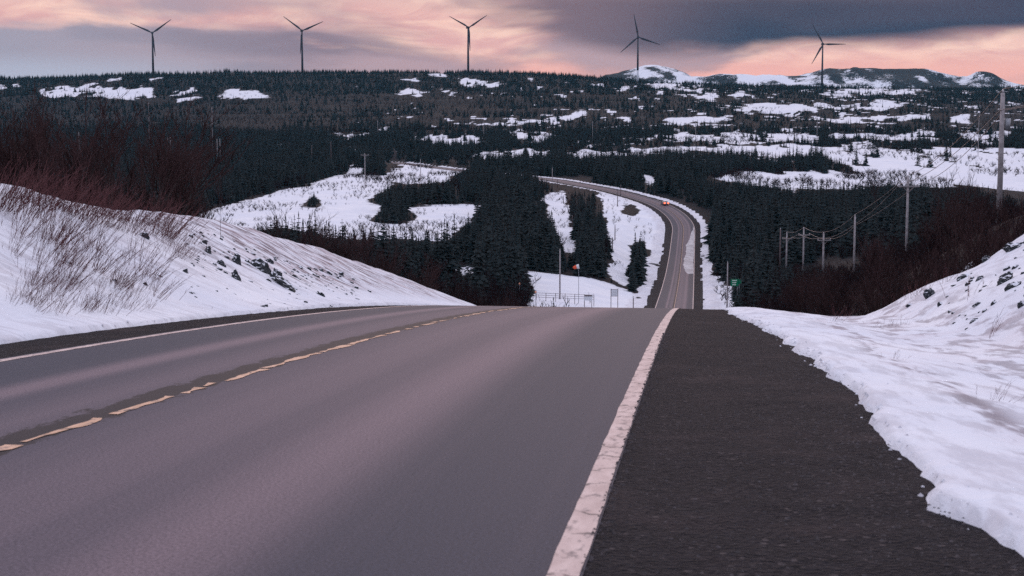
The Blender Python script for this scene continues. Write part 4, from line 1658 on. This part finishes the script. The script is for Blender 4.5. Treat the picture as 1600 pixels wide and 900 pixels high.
for i in range(900):
    s = random.uniform(4.5, 22.0)
    lat = 3.755 + abs(random.gauss(0, 0.05)) - 0.03
    x, y = from_road(np.array([s]), np.array([lat]))
    z = float(road_z(y)[0]) + (0.003 if lat < 3.74 else -0.004)
    r = random.uniform(0.003, 0.011)
    gm.add([(float(x[0]) + r * math.cos(a), float(y[0]) + r * math.sin(a), z) for a in (0.2, 1.9, 3.6, 5.0)] + [(float(x[0]), float(y[0]), z + r * random.uniform(0.7, 1.3))],
           [(0, 1, 4), (1, 2, 4), (2, 3, 4), (3, 0, 4)])
go_ = link('loose_gravel', gm.mesh('loose_gravel', speckled('grit', (0.02, 0.018, 0.02), (0.09, 0.075, 0.08), 30.0)))
tag(go_, 'loose dark gravel scattered along the snowy edge of the shoulder', 'gravel', kind='stuff')


# ------------------------------------------------------------------ wind turbines
def blade_mb(length):
    mb = MB()
    st = [(0.0, 1.0, 1.0, 0.0), (0.06, 1.0, 1.0, 0.0), (0.2, 2.0, 0.55, 0.35), (0.45, 1.45, 0.36, 0.2), (0.75, 0.9, 0.2, 0.1), (0.97, 0.45, 0.1, 0.0), (1.0, 0.15, 0.05, 0.0)]
    rings = []
    n = 8
    for t, ch, th, tw in st:
        z = 1.4 + t * (length - 1.4)
        for k in range(n):
            a = 2 * math.pi * k / n
            cx, cy = math.cos(a) * ch, math.sin(a) * th * 0.9
            cx += 0.35 * (ch - 1.0) if ch > 1 else 0
            X = cx * math.cos(tw) - cy * math.sin(tw)
            Yb = cx * math.sin(tw) + cy * math.cos(tw)
            rings.append((X, Yb, z))
    fs = []
    for i in range(len(st) - 1):
        for k in range(n):
            a, b = i * n + k, i * n + (k + 1) % n
            fs.append((a, b, b + n, a + n))
    fs.append(tuple(range(n - 1, -1, -1)))
    fs.append(tuple((len(st) - 1) * n + k for k in range(n)))
    mb.add(rings, fs)
    return mb


BLADE = blade_mb(44.0).mesh('blade', M_TURB, True)
_hub = MB()
_hub.tube([(0, 2.0, 0), (0, 0.8, 0), (0, -1.2, 0), (0, -2.4, 0)], [1.5, 1.9, 1.7, 0.5], 14)
HUB = _hub.mesh('hub', M_TURB, True)
_nac = MB()
_nac.box((0, 4.6, 0.2), (3.6, 9.2, 3.8))
_nac.box((0, 9.4, 0.3), (2.8, 1.2, 3.0))
_nac.box((0, 7.5, 2.35), (2.4, 1.2, 0.8))
_nac.tube([(0, 0.2, 0), (0, 2.4, 0)], [1.5, 1.7], 12)
NAC = _nac.mesh('nacelle', M_TURB)
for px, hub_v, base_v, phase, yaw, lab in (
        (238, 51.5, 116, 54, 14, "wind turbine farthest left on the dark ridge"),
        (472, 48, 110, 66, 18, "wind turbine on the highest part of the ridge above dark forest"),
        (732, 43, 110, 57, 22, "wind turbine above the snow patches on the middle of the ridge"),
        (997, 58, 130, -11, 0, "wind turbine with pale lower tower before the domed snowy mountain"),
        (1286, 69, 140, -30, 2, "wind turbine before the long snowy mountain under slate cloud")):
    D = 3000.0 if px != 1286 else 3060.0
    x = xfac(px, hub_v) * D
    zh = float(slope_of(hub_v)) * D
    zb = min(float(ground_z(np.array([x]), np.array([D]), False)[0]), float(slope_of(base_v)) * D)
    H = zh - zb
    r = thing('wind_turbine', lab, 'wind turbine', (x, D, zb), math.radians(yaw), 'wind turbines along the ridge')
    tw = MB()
    if px == 997:  # lower tower takes the painted-in lit colour, upper part the shaded one
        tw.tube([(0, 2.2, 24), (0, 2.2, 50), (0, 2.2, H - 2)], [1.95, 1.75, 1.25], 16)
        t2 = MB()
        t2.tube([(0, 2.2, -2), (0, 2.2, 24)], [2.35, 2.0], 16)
        lo = part('tower_lit_base', t2, M_TURB_W, r, True)
        lo['label'] = "lower tower section coloured as lit"
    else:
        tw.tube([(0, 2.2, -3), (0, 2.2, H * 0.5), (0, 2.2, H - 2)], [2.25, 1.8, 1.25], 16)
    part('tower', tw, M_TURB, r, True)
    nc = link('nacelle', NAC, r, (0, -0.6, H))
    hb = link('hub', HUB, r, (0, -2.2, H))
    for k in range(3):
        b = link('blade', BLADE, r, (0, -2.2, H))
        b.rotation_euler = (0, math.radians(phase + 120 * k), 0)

# ------------------------------------------------------------------ utility poles and wires
POLE_TOPS = {}


def pole(px, top_v, D, lab, length=None, base_v=None, dia=0.30, arm=0.0, arm_drop=1.1, dark=False, key=None, arm_turn=0.25, grp='utility poles along the valley', trafo=False):
    x = float(xfac(px, top_v)) * D
    zt = float(slope_of(top_v)) * D
    gz = float(ground_z(np.array([x]), np.array([float(D)]), False)[0])
    zb = gz if gz < zt - 2.5 else zt - 6.0
    H = zt - zb
    r = thing('utility_pole', lab, 'utility pole', (x, D, zb), arm_turn, grp)
    p = MB()
    p.tube([(0, 0, -0.3), (0, 0, H * 0.5), (0, 0, H)], [dia / 2 * 1.12, dia / 2, dia / 2 * 0.8], 10)
    part('shaft', p, M_POLE_D if dark else M_POLE, r, True)
    ends = []
    if arm:
        a = MB()
        zc = H - arm_drop
        a.box((0, -dia / 2 - 0.07, zc), (arm, 0.12, 0.15))
        a.tube([(-arm * 0.28, -dia / 2 - 0.05, zc - 0.06), (0, -dia / 2, zc - 0.75)], 0.025, 5)
        a.tube([(arm * 0.28, -dia / 2 - 0.05, zc - 0.06), (0, -dia / 2, zc - 0.75)], 0.025, 5)
        part('crossarm', a, M_POLE_D if dark else M_POLE, r)
        for q in (-0.46, 0.46):
            i_ = MB()
            i_.tube([(arm * q, -dia / 2 - 0.07, zc + 0.075), (arm * q, -dia / 2 - 0.07, zc + 0.18), (arm * q, -dia / 2 - 0.07, zc + 0.30)], [0.05, 0.09, 0.045], 7)
            part('insulator', i_, M_PORC, r, True)
            ends.append(r.matrix_basis @ Vector((arm * q, -dia / 2 - 0.07, zc + 0.30)))
    i_ = MB()
    i_.tube([(0, 0, H), (0, 0, H + 0.12), (0, 0, H + 0.26)], [0.05, 0.09, 0.04], 7)
    part('insulator', i_, M_PORC, r, True)
    rot = Matrix.Translation(Vector((x, D, zb))) @ Matrix.Rotation(arm_turn, 4, 'Z')
    tops = [rot @ Vector((0, 0, H + 0.26))]
    if arm:
        tops += [rot @ Vector((arm * q, -dia / 2 - 0.07, H - arm_drop + 0.30)) for q in (-0.46, 0.46)]
    else:
        tops += [rot @ Vector((dia / 2 * s_, 0, H - 1.2)) for s_ in (-1, 1)]
    if trafo:
        c = MB()
        c.tube([(dia / 2 + 0.24, 0, H - 2.6), (dia / 2 + 0.24, 0, H - 1.75)], 0.22, 12)
        part('transformer', c, M_STEEL, r, True)
    if key:
        POLE_TOPS[key] = tops
    return r


pole(1567, 145, 110, "tallest pale utility pole standing right above the right snow bank", dia=0.36, key='p1', trafo=True)
pole(1419, 277, 190, "utility pole with crossarm in front of the right snow field", dia=0.32, arm=2.6, key='p2')
pole(1336, 338, 216, "slim utility pole in brown woods left of the crossarm pole", dia=0.29, key='p3')
pole(1287, 365, 262, "bright utility pole with short crossarm in the brown woods", dia=0.33, arm=2.4, key='p4')
pole(1256, 357, 290, "utility pole with crossarm left of the bright one in the woods", dia=0.31, arm=2.3, arm_drop=1.2, key='p5')
pole(1229.5, 364, 330, "shorter pale utility pole beside the leftmost in the woods", dia=0.33, arm=2.2, arm_drop=1.2, key='p6')
pole(1219.5, 358, 345, "reddish utility pole leftmost in the group in the right woods", dia=0.33, dark=True, key='p7')
pole(1137, 411, 296, "thin pole on the snowy verge right of the far road", dia=0.26)
pole(875, 391, 292, "pole standing on the snowy mound behind the low fence", dia=0.28, dark=False)
pole(922, 372, 400, "pole in front of the spruce clump left of the bend", dia=0.26)
for px, tv, D, nm in ((957, 372, 420, "front pole"), (961, 352, 450, "second pole"), (965, 296, 560, "third pole"), (970, 290, 600, "rearmost pole")):
    pole(px, tv, D, "dark " + nm + " of the close row on the snow beside the bend", dia=0.26, dark=True)
pole(894, 338, 480, "dark pole low on the narrow snowy strip between spruces", dia=0.24, dark=True)
pole(880.5, 306, 560, "dark pole higher on the narrow snowy strip between spruces", dia=0.24, dark=True)
pole(871, 280, 640, "dark pole beside the upper road where the snowy strip begins", dia=0.26, dark=True)
pole(863, 263, 680, "pale pole at the upper end of the visible road", dia=0.32)
pole(570, 240, 640, "pale pole with crossarm at the top of the open snow field", dia=0.34, arm=3.4, arm_drop=0.6)
pole(657, 249, 700, "pole on the snowy slope below the distant road", dia=0.3)
pole(517, 222, 900, "right hand pole of the pair beside the distant road", dia=0.34, dark=True)
pole(487, 228, 920, "left hand pole of the pair beside the distant road", dia=0.34, dark=True)
pole(617, 234, 950, "faint dark pole left of the distant road", dia=0.3, arm=2.6, dark=True)
for px, tv, D, lab in ((590, 188, 1350, "distant pole above the small left snow patches"), (756, 190, 1350, "distant pole beside the snow streak left of centre"),
                       (926, 190, 1300, "distant pole in dark woods above the bend"), (1087, 189, 1300, "distant pole on the long snow band right of centre"),
                       (1277, 187, 1250, "distant pole on the snow band below the fifth turbine"), (1530, 178, 1050, "distant pole left of the tallest utility pole"),
                       (331, 167, 1150, "distant pole under the third snow patch on the ridge"), (232, 160, 1250, "distant pole under the long ridge snow patch"),
                       (123, 207, 800, "distant pole deep in the left woods"), (262, 215, 850, "left pole of the near pair in the dark left woods"),
                       (266, 215, 860, "right pole of the near pair in the dark left woods"), (339, 218, 870, "left pole of the far pair in the dark left woods"),
                       (343.5, 217, 880, "right pole of the far pair in the dark left woods")):
    pole(px, tv, D, lab, dia=0.34, arm=2.0 if px in (232, 331, 926) else 0)


def wire(pts_list, lab, sag=0.02, r=0.016):
    mb = MB()
    pts = []
    for a, b in zip(pts_list[:-1], pts_list[1:]):
        L = (b - a).length
        for i in range(14):
            t = i / 14
            q = a.lerp(b, t)
            q.z -= 4 * sag * L * t * (1 - t)
            pts.append(q)
    pts.append(pts_list[-1])
    mb.tube(pts, r, 5)
    o = link('power_line', mb.mesh('power_line', M_WIRE, True))
    tag(o, lab, 'power line', 'wires strung between the right hand poles')


keys = ['p1', 'p2', 'p3', 'p4', 'p5', 'p6']
near_end = [Vector((39.0, 72.0, 6.6)), Vector((38.4, 72.0, 5.6)), Vector((39.6, 72.0, 5.4))]
for j, lab in enumerate(("top wire sagging between the right hand poles", "left crossarm wire sagging between the right hand poles", "right crossarm wire sagging between the right hand poles")):
    wire([near_end[j]] + [POLE_TOPS[k][j] for k in keys], lab, 0.012, 0.026)


# ------------------------------------------------------------------ car on the far bend
def build_car(loc, rz):
    r = thing('car', "grey car driving away round the far bend with lit tail lamps", 'car', loc, rz)
    W_, L_ = 1.80, 4.5
    prof = [(-2.25, 0.42), (-2.22, 0.90), (-1.95, 1.00), (-1.35, 1.02), (-0.75, 1.42), (0.35, 1.46), (1.05, 1.05), (2.0, 0.86), (2.22, 0.70), (2.25, 0.40), (1.9, 0.24), (-1.9, 0.24)]
    mb = MB()
    n = len(prof)
    vs = []
    for sx in (-1, 1):
        for (y, z) in prof:
            inset = 0.18 if z > 1.1 else 0.0
            vs.append((sx * (W_ / 2 - inset), y, z))
    fs = [tuple(range(n)), tuple(range(2 * n - 1, n - 1, -1))]
    for k in range(n):
        a, b = k, (k + 1) % n
        fs.append((a, a + n, b + n, b))
    mb.add(vs, fs)
    part('body', mb, M_CAR, r)
    # rear window, windscreen, side windows stand 6 mm proud of the shell
    def pane(nm, q):
        m = MB()
        m.add(q, [(0, 1, 2, 3)])
        o = part(nm, m, M_GLASS, r)
        sol = o.modifiers.new('thickness', 'SOLIDIFY')
        sol.thickness = 0.012
    pane('rear_window', [(-0.72, -1.27, 1.085), (0.72, -1.27, 1.085), (0.58, -0.82, 1.385), (-0.58, -0.82, 1.385)])
    pane('windscreen', [(0.70, 1.02, 1.09), (-0.70, 1.02, 1.09), (-0.58, 0.45, 1.43), (0.58, 0.45, 1.43)])
    for sx in (-1, 1):
        pane('side_window', [(sx * 0.905, -1.0, 1.06), (sx * 0.905, 0.85, 1.06), (sx * 0.73, 0.3, 1.40), (sx * 0.73, -0.68, 1.37)])
    b = MB()
    b.box((0, -2.28, 0.50), (1.7, 0.14, 0.22))
    part('bumper', b, M_CAR, r)
    b = MB()
    b.box((0, 2.28, 0.46), (1.7, 0.14, 0.24))
    part('bumper', b, M_CAR, r)
    b = MB()
    b.box((0, -2.265, 0.76), (0.34, 0.04, 0.14))
    part('plate', b, M_PLATE, r)
    for sx in (-1, 1):
        b = MB()
        b.box((sx * 0.66, -2.255, 0.80), (0.50, 0.10, 0.42))
        part('tail_lamp', b, M_TAIL, r)
        b = MB()
        b.box((sx * 0.64, 2.20, 0.68), (0.36, 0.10, 0.16))
        part('headlamp', b, M_HEAD, r)
        b = MB()
        b.box((sx * 0.98, 0.72, 1.05), (0.18, 0.10, 0.12))
        part('mirror', b, M_CAR, r)
        for y in (-1.38, 1.38):
            t = MB()
            t.tube([(sx * 0.70, y, 0.32), (sx * 0.92, y, 0.32)], 0.32, 16)
            wl = part('wheel', t, M_TYRE, r)
            t = MB()
            t.tube([(sx * 0.90, y, 0.32), (sx * 0.93, y, 0.32)], 0.20, 12)
            ri = link('rim', t.mesh('rim', M_RIM), wl)
    return r


s_car = 573.0
x, y = from_road(np.array([s_car]), np.array([1.9]))
hd = float(np.interp(s_car, path_s, head))
build_car((float(x[0]), float(y[0]), float(road_z(np.interp(s_car, path_s, path_y)))), -hd)

# ------------------------------------------------------------------ roadside furniture by the snowy mound
D0 = 285.0


def spot(px, py, D):
    x = float(xfac(px, py)) * D
    return x, D, float(ground_z(np.array([x]), np.array([D]), False)[0])


# low fence with a plank panel at its end
fx0, _, fz0 = spot(838, 466, D0)
fx1, _, fz1 = spot(928, 466, D0)
top0, top1 = float(slope_of(457.5)) * D0, float(slope_of(461)) * D0
fence = thing('fence', "low wooden rail fence in front of the snowy mound", 'fence', ((fx0 + fx1) / 2, D0, (fz0 + fz1) / 2))
fb = Vector(fence.location)
nposts = 7
for k in range(nposts):
    t = k / (nposts - 1)
    xx = fx0 + (fx1 - fx0) * t
    zt = top0 + (top1 - top0) * t
    p = MB()
    zb = (fz0 + fz1) / 2 - 0.4
    p.box((xx - fb.x, 0, (zt + 0.08 + zb) / 2 - fb.z), (0.11, 0.11, zt + 0.08 - zb))
    part('post', p, M_POLE, fence)
for dz in (0.0, 0.38, 0.76):
    p = MB()
    a = Vector((fx0 - fb.x, -0.09, top0 - dz - fb.z))
    b = Vector((fx1 - fb.x, -0.09, top1 - dz - fb.z))
    ang = math.atan2(b.z - a.z, b.x - a.x)
    p.box((a + b) / 2, ((b - a).length, 0.05, 0.075), Matrix.Rotation(-ang, 3, 'Y'))
    part('rail', p, M_POLE, fence)

# board at the fence end
x, y, z = spot(919, 466, D0 - 3)
sb = thing('notice_board', "pale notice board at the right end of the low fence", 'notice board', (x, y, z))
zt = float(slope_of(460.5)) * y - z
p = MB(); p.box((0, 0, zt - 0.55), (1.45, 0.06, 1.0)); part('panel', p, M_WHITE, sb)
p = MB(); p.box((0, -0.045, zt - 0.18), (1.35, 0.02, 0.22)); part('heading_strip', p, M_POLE_D, sb)
for q in (-0.66, 0.66):
    p = MB(); p.tube([(q, 0.09, -0.3), (q, 0.09, zt)], 0.05, 8); part('post', p, M_POLE_D, sb)

# square sign right of it, seen with its dark frame
x, y, z = spot(960, 470, D0)
sg = thing('road_sign', "square pale sign in dark frame on the slope of the snowy mound", 'sign', (x, y, z))
zc = float(slope_of(457.5)) * y - z
p = MB(); p.box((0, 0, zc), (1.15, 0.05, 1.15)); part('panel', p, M_WHITE, sg)
for q in (-0.62, 0.62):
    p = MB(); p.tube([(q, 0.03, -0.3), (q, 0.03, zc + 0.75)], 0.06, 8); part('post', p, M_POLE_D, sg)
for q in (-0.62, 0.62):
    p = MB(); p.box((0, 0.06, zc + q), (1.2, 0.06, 0.07)); part('frame_bar', p, M_POLE_D, sg)

# windsock on its mast
x, y, z = spot(904, 466, D0 + 3)
wsx = thing('windsock', "red and white windsock on a thin mast behind the fence", 'windsock', (x, y, z))
zt = float(slope_of(416)) * y - z
p = MB(); p.tube([(0, 0, -0.3), (0, 0, zt + 0.3)], [0.055, 0.035], 8); part('mast', p, M_STEEL, wsx)
p = MB(); p.tube([(0.06, -0.06, zt), (-0.40, -0.06, zt - 0.10)], [0.42, 0.36], 14, False); p2 = part('sleeve', p, M_SOCKW, wsx, True)
p = MB(); p.tube([(-0.40, -0.06, zt - 0.10), (-0.85, -0.06, zt - 0.26), (-1.0, -0.06, zt - 0.36)], [0.36, 0.26, 0.20], 14, True); part('tip', p, M_ORANGE, wsx, True)

# forked stick marker on the mound
x, y, z = spot(922, 457, D0 + 8)
fk = thing('marker_stake', "forked bare stake standing in the snow of the mound", 'stake', (x, y, z))
p = MB()
p.tube([(0, 0, -0.4), (0, 0, 0.2), (-0.22, 0, 1.1), (-0.25, 0, 2.2)], [0.04, 0.04, 0.03, 0.02], 6)
p.tube([(0, 0, 0.15), (0.35, 0, 1.0), (0.6, 0, 1.9)], [0.04, 0.03, 0.02], 6)
part('stem', p, M_BARK, fk)

# slim marker post right of the sign
x, y, z = spot(989.5, 474, D0)
mp = thing('marker_post', "slim dark marker post in snow left of the far road", 'marker post', (x, y, z))
zt = float(slope_of(463)) * y - z
p = MB(); p.box((0, 0, zt / 2), (0.16, 0.1, zt)); part('post', p, M_POLE_D, mp)
p = MB(); p.box((0, -0.06, zt - 0.2), (0.14, 0.02, 0.25)); part('reflector', p, M_WHITE, mp)
for px, py, lab in ((812, 443, "small reflector post in the bush left of the mound"), (837, 456, "small reflector post at the left end of the fence")):
    x, y, z = spot(px, py + 8, D0 - 12)
    mp = thing('reflector_post', lab, 'reflector post', (x, y, z))
    zt = float(slope_of(py)) * y - z
    p = MB(); p.tube([(0, 0, -0.2), (0, 0, zt)], 0.04, 6); part('post', p, M_STEEL, mp)
    p = MB(); p.tube([(0, -0.06, zt), (0, -0.02, zt)], 0.17, 12); part('reflector', p, M_REFL, mp)

# green guide sign on the right, two panels
for (px, py, w, h, lab, lines) in ((1148, 441.5, 1.5, 1.35, "green road guide sign with pale lines beside the thin pole", 3), (1158.5, 440, 1.1, 1.0, "darker green road sign right of the guide sign", 1)):
    x = float(xfac(px, py)) * 300
    zc_ = float(slope_of(py)) * 300
    z = float(ground_z(np.array([x]), np.array([300.0]), False)[0])
    sg = thing('road_sign', lab, 'sign', (x, 300, z), 0.05)
    zc_ -= z
    p = MB(); p.box((0, 0, zc_), (w, 0.05, h)); part('panel', p, M_GREEN, sg)
    for q in (-w * 0.35, w * 0.35):
        p = MB(); p.tube([(q, 0.08, -0.4), (q, 0.08, zc_ + h * 0.45)], 0.05, 8); part('post', p, M_STEEL, sg)
    for k in range(lines):
        p = MB()
        if lines == 3:
            p.box((-0.12 + 0.06 * (k == 0), -0.032, zc_ + 0.40 - 0.40 * k), ([0.95, 0.8, 0.7][k], 0.012, 0.20))
        else:
            p.box((0.30, -0.032, zc_ + 0.15), (0.3, 0.012, 0.4))
        part('legend_line', p, M_SIGNW, sg)


# ------------------------------------------------------------------ thin blue air towards the mountains
hm = MB()
hm.box((0, 3350, 150), (15200, 7300, 480))
haze_mat = bpy.data.materials.new('haze_air')
haze_mat.use_nodes = True
ht = haze_mat.node_tree
ht.nodes.clear()
ho = ht.nodes.new('ShaderNodeOutputMaterial')
hv = ht.nodes.new('ShaderNodeVolumePrincipled')
hv.inputs['Color'].default_value = (0.22, 0.72, 1.0, 1)
hv.inputs['Density'].default_value = 1.9e-5
ht.links.new(hv.outputs[0], ho.inputs['Volume'])
hz = link('haze', hm.mesh('haze', haze_mat))
tag(hz, kind='stuff')
